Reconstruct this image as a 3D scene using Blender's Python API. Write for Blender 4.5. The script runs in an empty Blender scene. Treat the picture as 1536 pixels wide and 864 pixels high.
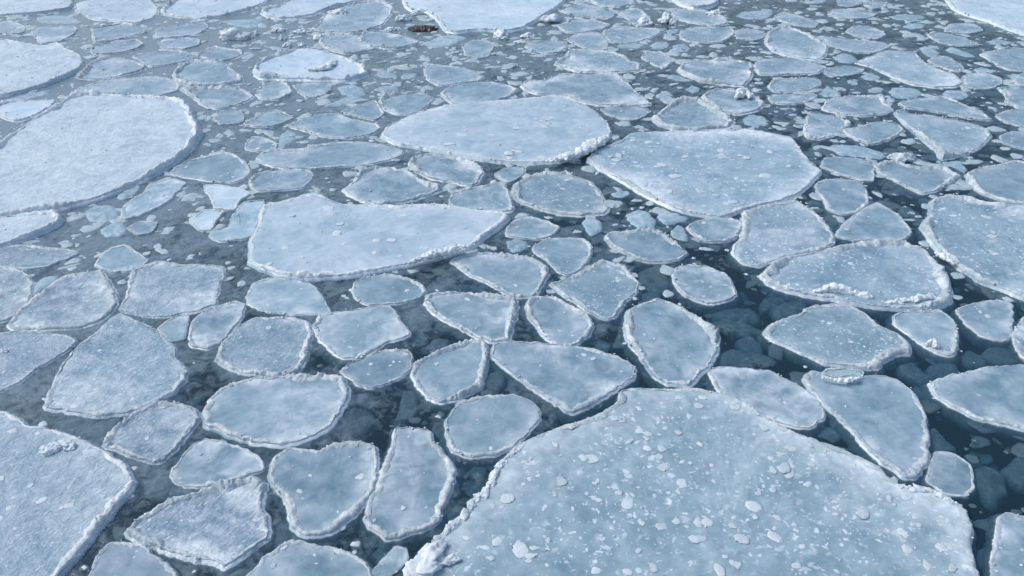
import bpy, math, random
import numpy as np
from mathutils import Vector

# ------------------------------------------------------------------ camera, sky, sun, exposure
scene = bpy.context.scene
CAM_H = 3.0                      # metres above the water
PITCH = math.radians(33.0)       # looking down
FOC = 1230.0                     # focal length in pixels of the 1536 px wide frame
cam_data = bpy.data.cameras.new("camera")
cam_data.sensor_width = 36.0
cam_data.lens = 36.0 * FOC / 1536.0
cam_data.clip_start = 0.05
cam_data.clip_end = 2000.0
cam = bpy.data.objects.new("camera", cam_data)
scene.collection.objects.link(cam)
cam.location = (0, 0, CAM_H)
cam.rotation_euler = (math.pi / 2 - PITCH, 0, 0)
scene.camera = cam

SUN_EL, SUN_AZ = math.radians(50), math.radians(-78)      # azimuth from +Y, negative to the left
world = bpy.data.worlds.new("World")
scene.world = world
world.use_nodes = True
wn = world.node_tree
wn.nodes.clear()
sky = wn.nodes.new("ShaderNodeTexSky")
sky.sky_type = 'NISHITA'
sky.sun_disc = False
sky.sun_elevation = SUN_EL
sky.sun_rotation = SUN_AZ
sky.air_density = 1.0
sky.dust_density = 2.5
sky.ozone_density = 1.0
bg = wn.nodes.new("ShaderNodeBackground")
bg.inputs[1].default_value = 0.15
wo = wn.nodes.new("ShaderNodeOutputWorld")
wn.links.new(sky.outputs[0], bg.inputs[0])
wn.links.new(bg.outputs[0], wo.inputs[0])

sd = bpy.data.lights.new("sun", 'SUN')
sd.energy = 1.5
sd.angle = math.radians(28)
sd.color = (1.0, 0.97, 0.93)
sun = bpy.data.objects.new("sun", sd)
scene.collection.objects.link(sun)
to_sun = Vector((math.sin(SUN_AZ) * math.cos(SUN_EL), math.cos(SUN_AZ) * math.cos(SUN_EL), math.sin(SUN_EL)))
sun.rotation_euler = to_sun.to_track_quat('Z', 'Y').to_euler()
sun.location = to_sun * 30

scene.view_settings.view_transform = 'Standard'
scene.view_settings.look = 'None'
scene.view_settings.gamma = 1.0
scene.view_settings.exposure = 0.14
scene.view_settings.use_curve_mapping = False
scene.cycles.use_denoising = True
scene.cycles.max_bounces = 8
scene.cycles.transparent_max_bounces = 12
scene.cycles.sample_clamp_indirect = 6.0

# ------------------------------------------------------------------ numeric helpers
CP, SP = math.cos(PITCH), math.sin(PITCH)

def px_to_world(p, z=0.0):
    """Pixels of the 1536x864 frame -> points on the horizontal plane at height z."""
    p = np.asarray(p, float)
    u = (p[:, 0] - 768.0) / FOC
    v = -(p[:, 1] - 432.0) / FOC
    dx = u
    dy = CP + v * SP
    dz = -SP + v * CP
    t = (z - CAM_H) / dz
    return np.stack([dx * t, dy * t], 1)

_rng = np.random.RandomState(11)
_TAB = _rng.rand(64, 64, 64).astype(np.float32)

def vnoise(x, y, z):
    xi, yi, zi = np.floor(x).astype(int), np.floor(y).astype(int), np.floor(z).astype(int)
    fx, fy, fz = x - xi, y - yi, z - zi
    fx, fy, fz = [f * f * f * (f * (f * 6 - 15) + 10) for f in (fx, fy, fz)]
    out = 0
    for a in (0, 1):
        wx = fx if a else 1 - fx
        for b in (0, 1):
            wy = fy if b else 1 - fy
            for c in (0, 1):
                wz = fz if c else 1 - fz
                out = out + wx * wy * wz * _TAB[(xi + a) & 63, (yi + b) & 63, (zi + c) & 63]
    return out * 2 - 1

def fbm(x, y, z, octv=3, gain=0.5):
    s, a, f, tot = 0, 1.0, 1.0, 0
    for o in range(octv):
        s = s + a * vnoise(x * f + 7.1 * o, y * f + 3.7 * o, z * f + 1.3 * o)
        tot += a
        a *= gain
        f *= 2.03
    return s / tot

def closed_spline(p, n):
    """Closed Catmull-Rom curve through p, resampled to n points of equal spacing."""
    p = np.asarray(p, float)
    m = len(p)
    dense = []
    for i in range(m):
        p0, p1, p2, p3 = p[i - 1], p[i], p[(i + 1) % m], p[(i + 2) % m]
        t = np.linspace(0, 1, 24, endpoint=False)[:, None]
        d01 = max(np.linalg.norm(p1 - p0), 1e-6) ** .5
        d12 = max(np.linalg.norm(p2 - p1), 1e-6) ** .5
        d23 = max(np.linalg.norm(p3 - p2), 1e-6) ** .5
        m1 = (p1 - p0) / d01 - (p2 - p0) / (d01 + d12) + (p2 - p1) / d12
        m2 = (p2 - p1) / d12 - (p3 - p1) / (d12 + d23) + (p3 - p2) / d23
        m1, m2 = m1 * d12 * 0.4, m2 * d12 * 0.4
        h = (2 * t**3 - 3 * t**2 + 1) * p1 + (t**3 - 2 * t**2 + t) * m1 + (-2 * t**3 + 3 * t**2) * p2 + (t**3 - t**2) * m2
        dense.append(h)
    d = np.concatenate(dense)
    seg = np.linalg.norm(np.roll(d, -1, 0) - d, axis=1)
    cum = np.concatenate([[0], np.cumsum(seg)])
    s = np.linspace(0, cum[-1], n, endpoint=False)
    dd = np.concatenate([d, d[:1]])
    return np.stack([np.interp(s, cum, dd[:, 0]), np.interp(s, cum, dd[:, 1])], 1), cum[-1]

def area_of(p):
    x, y = p[:, 0], p[:, 1]
    return 0.5 * np.sum(x * np.roll(y, -1) - np.roll(x, -1) * y)

def normals_out(p):
    t = np.roll(p, -1, 0) - np.roll(p, 1, 0)
    n = np.stack([t[:, 1], -t[:, 0]], 1)
    return n / np.maximum(np.linalg.norm(n, axis=1), 1e-9)[:, None]

def inside(poly, q):
    """Even-odd test of the points q against poly."""
    x, y = q[:, 0], q[:, 1]
    r = np.zeros(len(q), bool)
    a, b = poly, np.roll(poly, -1, 0)
    for (x1, y1), (x2, y2) in zip(a, b):
        c = ((y1 > y) != (y2 > y))
        if y1 != y2:
            r ^= c & (x < (x2 - x1) * (y - y1) / (y2 - y1) + x1)
    return r

def star_centre(o):
    """The point that sees the whole outline best."""
    c0 = o.mean(0)
    lo, hi = o.min(0), o.max(0)
    g = np.stack(np.meshgrid(np.linspace(lo[0], hi[0], 19)[1:-1], np.linspace(lo[1], hi[1], 19)[1:-1]), -1).reshape(-1, 2)
    g = np.concatenate([c0[None], g])
    st = max(1, len(o) // 64)
    s = o[::st]
    e = np.roll(s, -1, 0) - s
    nrm = np.stack([e[:, 1], -e[:, 0]], 1)
    nrm /= np.maximum(np.linalg.norm(nrm, axis=1), 1e-9)[:, None]
    marg = np.min(np.einsum('pk,pk->p', s, nrm)[None] - g @ nrm.T, axis=1)
    return g[np.argmax(marg)]

def ring_faces(n, r0, r1):
    i = np.arange(n)
    j = (i + 1) % n
    return np.stack([r0 + i, r0 + j, r1 + j, r1 + i], 1)

def mesh_from(name, v, quads=None, tris=None, smooth=True, frost=None):
    me = bpy.data.meshes.new(name)
    nq = 0 if quads is None else len(quads)
    nt = 0 if tris is None else len(tris)
    me.vertices.add(len(v))
    me.vertices.foreach_set("co", np.asarray(v, np.float32).ravel())
    loops = []
    starts = []
    if nq:
        loops.append(np.asarray(quads, np.int32).ravel())
        starts.append(np.arange(nq) * 4)
    if nt:
        loops.append(np.asarray(tris, np.int32).ravel())
        starts.append(nq * 4 + np.arange(nt) * 3)
    loops = np.concatenate(loops)
    starts = np.concatenate(starts)
    me.loops.add(len(loops))
    me.loops.foreach_set("vertex_index", loops)
    me.polygons.add(nq + nt)
    me.polygons.foreach_set("loop_start", starts.astype(np.int32))
    me.update(calc_edges=True)
    me.validate()
    if frost is not None:
        at = me.attributes.new('frost', 'FLOAT', 'POINT')
        at.data.foreach_set('value', np.asarray(frost, np.float32))
    if smooth:
        me.polygons.foreach_set("use_smooth", np.ones(len(me.polygons), bool))
    return me

def link(name, me, mat, parent=None, loc=(0, 0, 0), color=None):
    o = bpy.data.objects.new(name, me)
    if mat and not me.materials:
        me.materials.append(mat)
    scene.collection.objects.link(o)
    o.location = loc
    if parent:
        o.parent = parent
    if color is not None:
        o.color = (*color, 1.0)
    return o

# small ice blob used for crumbs and lumps
def ico(sub):
    import bmesh
    bm = bmesh.new()
    bmesh.ops.create_icosphere(bm, subdivisions=sub, radius=1.0)
    bm.verts.ensure_lookup_table()
    v = np.array([x.co[:] for x in bm.verts])
    f = np.array([[q.index for q in t.verts] for t in bm.faces])
    bm.free()
    return v, f
ICO1, ICO2, ICO3, ICO4 = ico(1), ico(2), ico(3), ico(4)

def blob(base, seed, rough=0.35, freq=1.3, angular=0.0):
    v, f = base
    n = fbm(v[:, 0] * freq + seed * 3.1, v[:, 1] * freq + seed * 1.7, v[:, 2] * freq + seed, 3)
    r = 1 + rough * n
    w = v * r[:, None]
    if angular:
        w = np.sign(w) * np.abs(w) ** (1 - angular)
    return w, f

# ------------------------------------------------------------------ materials
def new_mat(name):
    m = bpy.data.materials.new(name)
    m.use_nodes = True
    nt = m.node_tree
    nt.nodes.clear()
    return m, nt, nt.nodes.new, nt.links.new

def math_node(nt, op, a, b=None, clamp=False):
    n = nt.nodes.new("ShaderNodeMath")
    n.operation = op
    n.use_clamp = clamp
    for k, v in ((0, a), (1, b)):
        if v is None:
            continue
        if isinstance(v, (int, float)):
            n.inputs[k].default_value = v
        else:
            nt.links.new(v, n.inputs[k])
    return n.outputs[0]

def ramp(nt, src, stops):
    r = nt.nodes.new("ShaderNodeValToRGB")
    el = r.color_ramp.elements
    while len(el) < len(stops):
        el.new(0.5)
    for e, (p, c) in zip(el, stops):
        e.position = p
        e.color = (c, c, c, 1) if isinstance(c, (int, float)) else (*c, 1)
    nt.links.new(src, r.inputs[0])
    return r.outputs[0]

def mixc(nt, fac, a, b, mode='MIX'):
    n = nt.nodes.new("ShaderNodeMix")
    n.data_type = 'RGBA'
    n.blend_type = mode
    for sock, v in ((n.inputs[0], fac), (n.inputs[6], a), (n.inputs[7], b)):
        if isinstance(v, (int, float)):
            sock.default_value = v
        elif isinstance(v, tuple):
            sock.default_value = (*v, 1)
        else:
            nt.links.new(v, sock)
    return n.outputs[2]

def noise(nt, vec, scale, detail=4, rough=0.55, dist=0.0):
    n = nt.nodes.new("ShaderNodeTexNoise")
    n.inputs['Scale'].default_value = scale
    n.inputs['Detail'].default_value = detail
    n.inputs['Roughness'].default_value = rough
    n.inputs['Distortion'].default_value = dist
    nt.links.new(vec, n.inputs['Vector'])
    return n.outputs['Fac']

def local_coords(nt):
    """Object coordinates, shifted by a random amount for each object."""
    tc = nt.nodes.new("ShaderNodeTexCoord")
    oi = nt.nodes.new("ShaderNodeObjectInfo")
    add = nt.nodes.new("ShaderNodeVectorMath")
    add.operation = 'ADD'
    r = math_node(nt, 'MULTIPLY', oi.outputs['Random'], 57.0)
    nt.links.new(tc.outputs['Object'], add.inputs[0])
    nt.links.new(r, add.inputs[1])
    return add.outputs[0], oi.outputs['Color']

def ice_material(name, frost, spots, rough, bump, streak=False, sss=0.0, speck=0.0, attr=False, mottle=0.0, glints=0.0, grain=5, bfine=1.0, patchy=0.0, white=(0.74, 0.83, 0.88)):
    m, nt, N, L = new_mat(name)
    vec, col = local_coords(nt)
    out = N("ShaderNodeOutputMaterial")
    p = N("ShaderNodeBsdfPrincipled")
    big = noise(nt, vec, 4.0, 3, 0.5, 0.8)
    mid = noise(nt, vec, 15.0, grain, 0.58, 0.6)
    wisp = noise(nt, vec, 7.0, grain, 0.55, 1.8)
    fine = noise(nt, vec, 95.0, 4, 0.65)
    # glassy ice with milky clouds in it
    c = mixc(nt, ramp(nt, big, [(0.30, 0.0), (0.70, 1.0)]), mixc(nt, 1.0, col, (0.70, 0.76, 0.80), 'MULTIPLY'), mixc(nt, 0.14, col, white))
    f = math_node(nt, 'MULTIPLY', ramp(nt, mid, [(0.42, 0.0), (0.80, 1.0)]), frost)
    f = math_node(nt, 'ADD', f, math_node(nt, 'MULTIPLY', ramp(nt, wisp, [(0.46, 0.0), (0.80, 1.0)]), frost * 0.8))
    if attr:
        at = N("ShaderNodeAttribute")
        at.attribute_name = "frost"
        a = math_node(nt, 'MULTIPLY', at.outputs['Fac'], math_node(nt, 'ADD', math_node(nt, 'MULTIPLY', mid, 1.1), 0.05))
        f = math_node(nt, 'ADD', f, a)
        # every floe has its own share of frost
        oi = N("ShaderNodeObjectInfo")
        own = math_node(nt, 'FRACT', math_node(nt, 'MULTIPLY', oi.outputs['Random'], 7.31))
        f = math_node(nt, 'MULTIPLY', f, math_node(nt, 'ADD', math_node(nt, 'MULTIPLY', own, 0.9), 0.5))
    if patchy:                       # stretches of white crust, stretches of clear grey ice
        pf = ramp(nt, noise(nt, vec, 6.5, 3, 0.6, 0.5), [(0.44, 0.12), (0.60, 1.0)])
        f = math_node(nt, 'MULTIPLY', math_node(nt, 'ADD', f, 0.45), math_node(nt, 'MULTIPLY', pf, patchy))
    c = mixc(nt, math_node(nt, 'MINIMUM', f, 0.92), c, white)
    if spots:
        wob = N("ShaderNodeTexNoise")
        wob.inputs['Scale'].default_value = 26.0
        L(vec, wob.inputs['Vector'])
        wm = mixc(nt, 0.06, vec, wob.outputs['Color'])
        clus = ramp(nt, noise(nt, vec, 3.2, 3, 0.6, 0.3), [(0.38, 0.25), (0.60, 1.0)])
        for sc, rad, lo in ((11.0, 0.26, 0.47), (24.0, 0.32, 0.44), (48.0, 0.36, 0.46)):
            vo = N("ShaderNodeTexVoronoi")
            vo.inputs['Scale'].default_value = sc
            L(wm, vo.inputs['Vector'])
            d = ramp(nt, vo.outputs['Distance'], [(0.0, 1.0), (rad * .55, 0.8), (rad, 0.0)])
            pick = ramp(nt, vo.outputs['Color'], [(lo, 0.0), (lo + .2, 1.0)])
            g = math_node(nt, 'MULTIPLY', math_node(nt, 'MULTIPLY', d, pick), math_node(nt, 'MULTIPLY', clus, spots))
            c = mixc(nt, g, c, (0.76, 0.85, 0.90))
    if mottle:
        c = mixc(nt, math_node(nt, 'MULTIPLY', ramp(nt, noise(nt, vec, 42.0, 5, 0.7, 0.6), [(0.40, 1.0), (0.54, 0.0)]), mottle), c, mixc(nt, 1.0, col, (0.62, 0.70, 0.72), 'MULTIPLY'))
    if speck:
        c = mixc(nt, math_node(nt, 'MULTIPLY', ramp(nt, fine, [(0.54, 0.0), (0.68, 1.0)]), speck), c, (0.84, 0.90, 0.93))
    L(c, p.inputs['Base Color'])
    L(math_node(nt, 'ADD', math_node(nt, 'MULTIPLY', mid, 0.4), rough - 0.18), p.inputs['Roughness'])
    p.inputs['IOR'].default_value = 1.34
    if sss:
        p.inputs['Subsurface Weight'].default_value = sss
        p.inputs['Subsurface Radius'].default_value = (0.5, 0.8, 1.0)
        p.inputs['Subsurface Scale'].default_value = 0.010
    # relief
    bvec = vec
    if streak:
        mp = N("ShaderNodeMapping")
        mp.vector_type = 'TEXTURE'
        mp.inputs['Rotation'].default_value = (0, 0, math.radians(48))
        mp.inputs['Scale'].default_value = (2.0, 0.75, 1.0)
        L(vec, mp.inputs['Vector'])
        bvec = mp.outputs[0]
    if glints:  # glints on wet ice, painted into the base colour as white streaked specks
        c = mixc(nt, math_node(nt, 'MULTIPLY', ramp(nt, noise(nt, bvec, 75.0, 4, 0.6), [(0.585, 0.0), (0.66, 1.0)]), glints), c, (0.82, 0.90, 0.94))
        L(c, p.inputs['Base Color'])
    hgt = math_node(nt, 'ADD', math_node(nt, 'MULTIPLY', noise(nt, bvec, 40.0, 5, 0.6, 0.3), bfine), math_node(nt, 'MULTIPLY', fine, 0.35 * bfine))
    hgt = math_node(nt, 'ADD', hgt, math_node(nt, 'MULTIPLY', mid, 0.9))
    b = N("ShaderNodeBump")
    b.inputs['Strength'].default_value = bump
    b.inputs['Distance'].default_value = 0.025
    L(hgt, b.inputs['Height'])
    L(b.outputs[0], p.inputs['Normal'])
    L(p.outputs[0], out.inputs[0])
    return m

MAT_ICE = ice_material("milky_ice", 0.20, 0.0, 0.13, 0.11, sss=0.3, attr=True, grain=2.5, bfine=0.35)
MAT_FLECK = ice_material("flecked_milky_ice", 0.14, 0.9, 0.16, 0.11, sss=0.3, attr=True, grain=2.5, bfine=0.35)
MAT_WET = ice_material("wet_milky_ice", 0.34, 0.0, 0.13, 0.60, streak=True, glints=0.55, sss=0.2, attr=True, grain=3, bfine=0.8)
MAT_SNOW = ice_material("snowy_ice", 0.60, 0.0, 0.50, 0.55, streak=True, speck=0.25, sss=0.5, mottle=0.25, white=(0.75, 0.84, 0.90))
MAT_RIM = ice_material("crusted_rim_ice", 0.55, 0.0, 0.20, 0.5, speck=0.35, sss=0.2, mottle=0.35, patchy=0.9, white=(0.86, 0.90, 0.91))
MAT_CRUMB = ice_material("granular_white_ice", 0.85, 0.0, 0.28, 0.3, speck=0.4, white=(0.84, 0.90, 0.91))
MAT_SUNK = ice_material("sunken_ice", 0.45, 0.0, 0.4, 0.3, mottle=0.4, grain=3)

def debris_material():
    m, nt, N, L = new_mat("brown_stained_ice")
    vec, col = local_coords(nt)
    out = N("ShaderNodeOutputMaterial")
    p = N("ShaderNodeBsdfPrincipled")
    mp = N("ShaderNodeMapping")
    mp.inputs['Scale'].default_value = (2.2, 0.7, 0.7)
    L(vec, mp.inputs['Vector'])
    n = noise(nt, mp.outputs[0], 22.0, 5, 0.65)
    c = ramp(nt, n, [(0.34, (0.012, 0.009, 0.007)), (0.50, (0.05, 0.036, 0.026)), (0.60, (0.17, 0.14, 0.115)), (0.68, (0.5, 0.5, 0.5))])
    L(c, p.inputs['Base Color'])
    p.inputs['Roughness'].default_value = 0.5
    b = N("ShaderNodeBump")
    b.inputs['Strength'].default_value = 0.8
    b.inputs['Distance'].default_value = 0.03
    L(n, b.inputs['Height'])
    L(b.outputs[0], p.inputs['Normal'])
    L(p.outputs[0], out.inputs[0])
    return m
MAT_DEBRIS = debris_material()

def water_material():
    m, nt, N, L = new_mat("cold_sea_water")
    tc = N("ShaderNodeTexCoord")
    vec = tc.outputs['Object']
    sep = N("ShaderNodeSeparateXYZ")
    L(vec, sep.inputs[0])
    out = N("ShaderNodeOutputMaterial")
    # grease ice: a thin slush film drifting on the water, thickest far out to the left
    place = math_node(nt, 'ADD', math_node(nt, 'MULTIPLY', sep.outputs[0], -0.16), math_node(nt, 'MULTIPLY', sep.outputs[1], 0.085))
    place = math_node(nt, 'ADD', place, -0.30)
    n1 = noise(nt, vec, 2.2, 6, 0.65, 0.8)
    n2 = noise(nt, vec, 14.0, 4, 0.6, 1.2)
    film = math_node(nt, 'ADD', place, math_node(nt, 'MULTIPLY', math_node(nt, 'SUBTRACT', n1, 0.45), 2.0))
    film = math_node(nt, 'ADD', film, math_node(nt, 'MULTIPLY', math_node(nt, 'SUBTRACT', n2, 0.5), 1.7))
    film = ramp(nt, film, [(0.05, 0.02), (0.95, 0.66)])
    tr = N("ShaderNodeBsdfTransparent")
    tr.inputs[0].default_value = (0.93, 0.97, 0.98, 1)
    body = N("ShaderNodeBsdfDiffuse")
    body.inputs[0].default_value = (0.014, 0.058, 0.092, 1)
    mx = N("ShaderNodeMixShader")
    mx.inputs[0].default_value = 0.42
    L(tr.outputs[0], mx.inputs[1])
    L(body.outputs[0], mx.inputs[2])
    slush = N("ShaderNodeBsdfDiffuse")
    slush.inputs[0].default_value = (0.26, 0.36, 0.43, 1)
    mx2 = N("ShaderNodeMixShader")
    L(film, mx2.inputs[0])
    L(mx.outputs[0], mx2.inputs[1])
    L(slush.outputs[0], mx2.inputs[2])
    gl = N("ShaderNodeBsdfGlossy")
    gl.inputs['Roughness'].default_value = 0.06
    fr = N("ShaderNodeFresnel")
    fr.inputs[0].default_value = 1.33
    b = N("ShaderNodeBump")
    b.inputs['Strength'].default_value = 0.35
    b.inputs['Distance'].default_value = 0.02
    h = math_node(nt, 'ADD', math_node(nt, 'MULTIPLY', noise(nt, vec, 9.0, 3, 0.5), 0.6), math_node(nt, 'MULTIPLY', n2, math_node(nt, 'ADD', film, 0.05)))
    L(h, b.inputs['Height'])
    for s in (gl, fr, slush):
        L(b.outputs[0], s.inputs['Normal'])
    mx3 = N("ShaderNodeMixShader")
    L(fr.outputs[0], mx3.inputs[0])
    L(mx2.outputs[0], mx3.inputs[1])
    L(gl.outputs[0], mx3.inputs[2])
    L(mx3.outputs[0], out.inputs['Surface'])
    va = N("ShaderNodeVolumeAbsorption")
    va.inputs['Color'].default_value = (0.10, 0.50, 0.68, 1)
    va.inputs['Density'].default_value = 9.0
    L(va.outputs[0], out.inputs['Volume'])
    return m
MAT_WATER = water_material()

def bed_material():
    m, nt, N, L = new_mat("dark_sea_floor")
    out = N("ShaderNodeOutputMaterial")
    p = N("ShaderNodeBsdfPrincipled")
    tc = N("ShaderNodeTexCoord")
    n = noise(nt, tc.outputs['Object'], 0.8, 4)
    L(ramp(nt, n, [(0.3, (0.03, 0.05, 0.06)), (0.7, (0.06, 0.08, 0.09))]), p.inputs['Base Color'])
    p.inputs['Roughness'].default_value = 0.9
    L(p.outputs[0], out.inputs[0])
    return m
MAT_BED = bed_material()

# ------------------------------------------------------------------ the sea
S = 600.0
v = np.array([[-S, -S, -4], [S, -S, -4], [S, S, -4], [-S, S, -4], [-S, -S, 0], [S, -S, 0], [S, S, 0], [-S, S, 0]], float)
q = np.array([[0, 3, 2, 1], [4, 5, 6, 7], [0, 1, 5, 4], [1, 2, 6, 5], [2, 3, 7, 6], [3, 0, 4, 7]])
sea = link("sea_water", mesh_from("sea_water", v, q, smooth=False), MAT_WATER)
sea["kind"] = "structure"
bed = link("sea_bed", mesh_from("sea_bed", np.array([[-S - 9, -S - 9, -4.2], [S + 9, -S - 9, -4.2], [S + 9, S + 9, -4.2], [-S - 9, S + 9, -4.2]], float), np.array([[0, 1, 2, 3]]), smooth=False), MAT_BED)
bed["kind"] = "structure"


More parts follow.
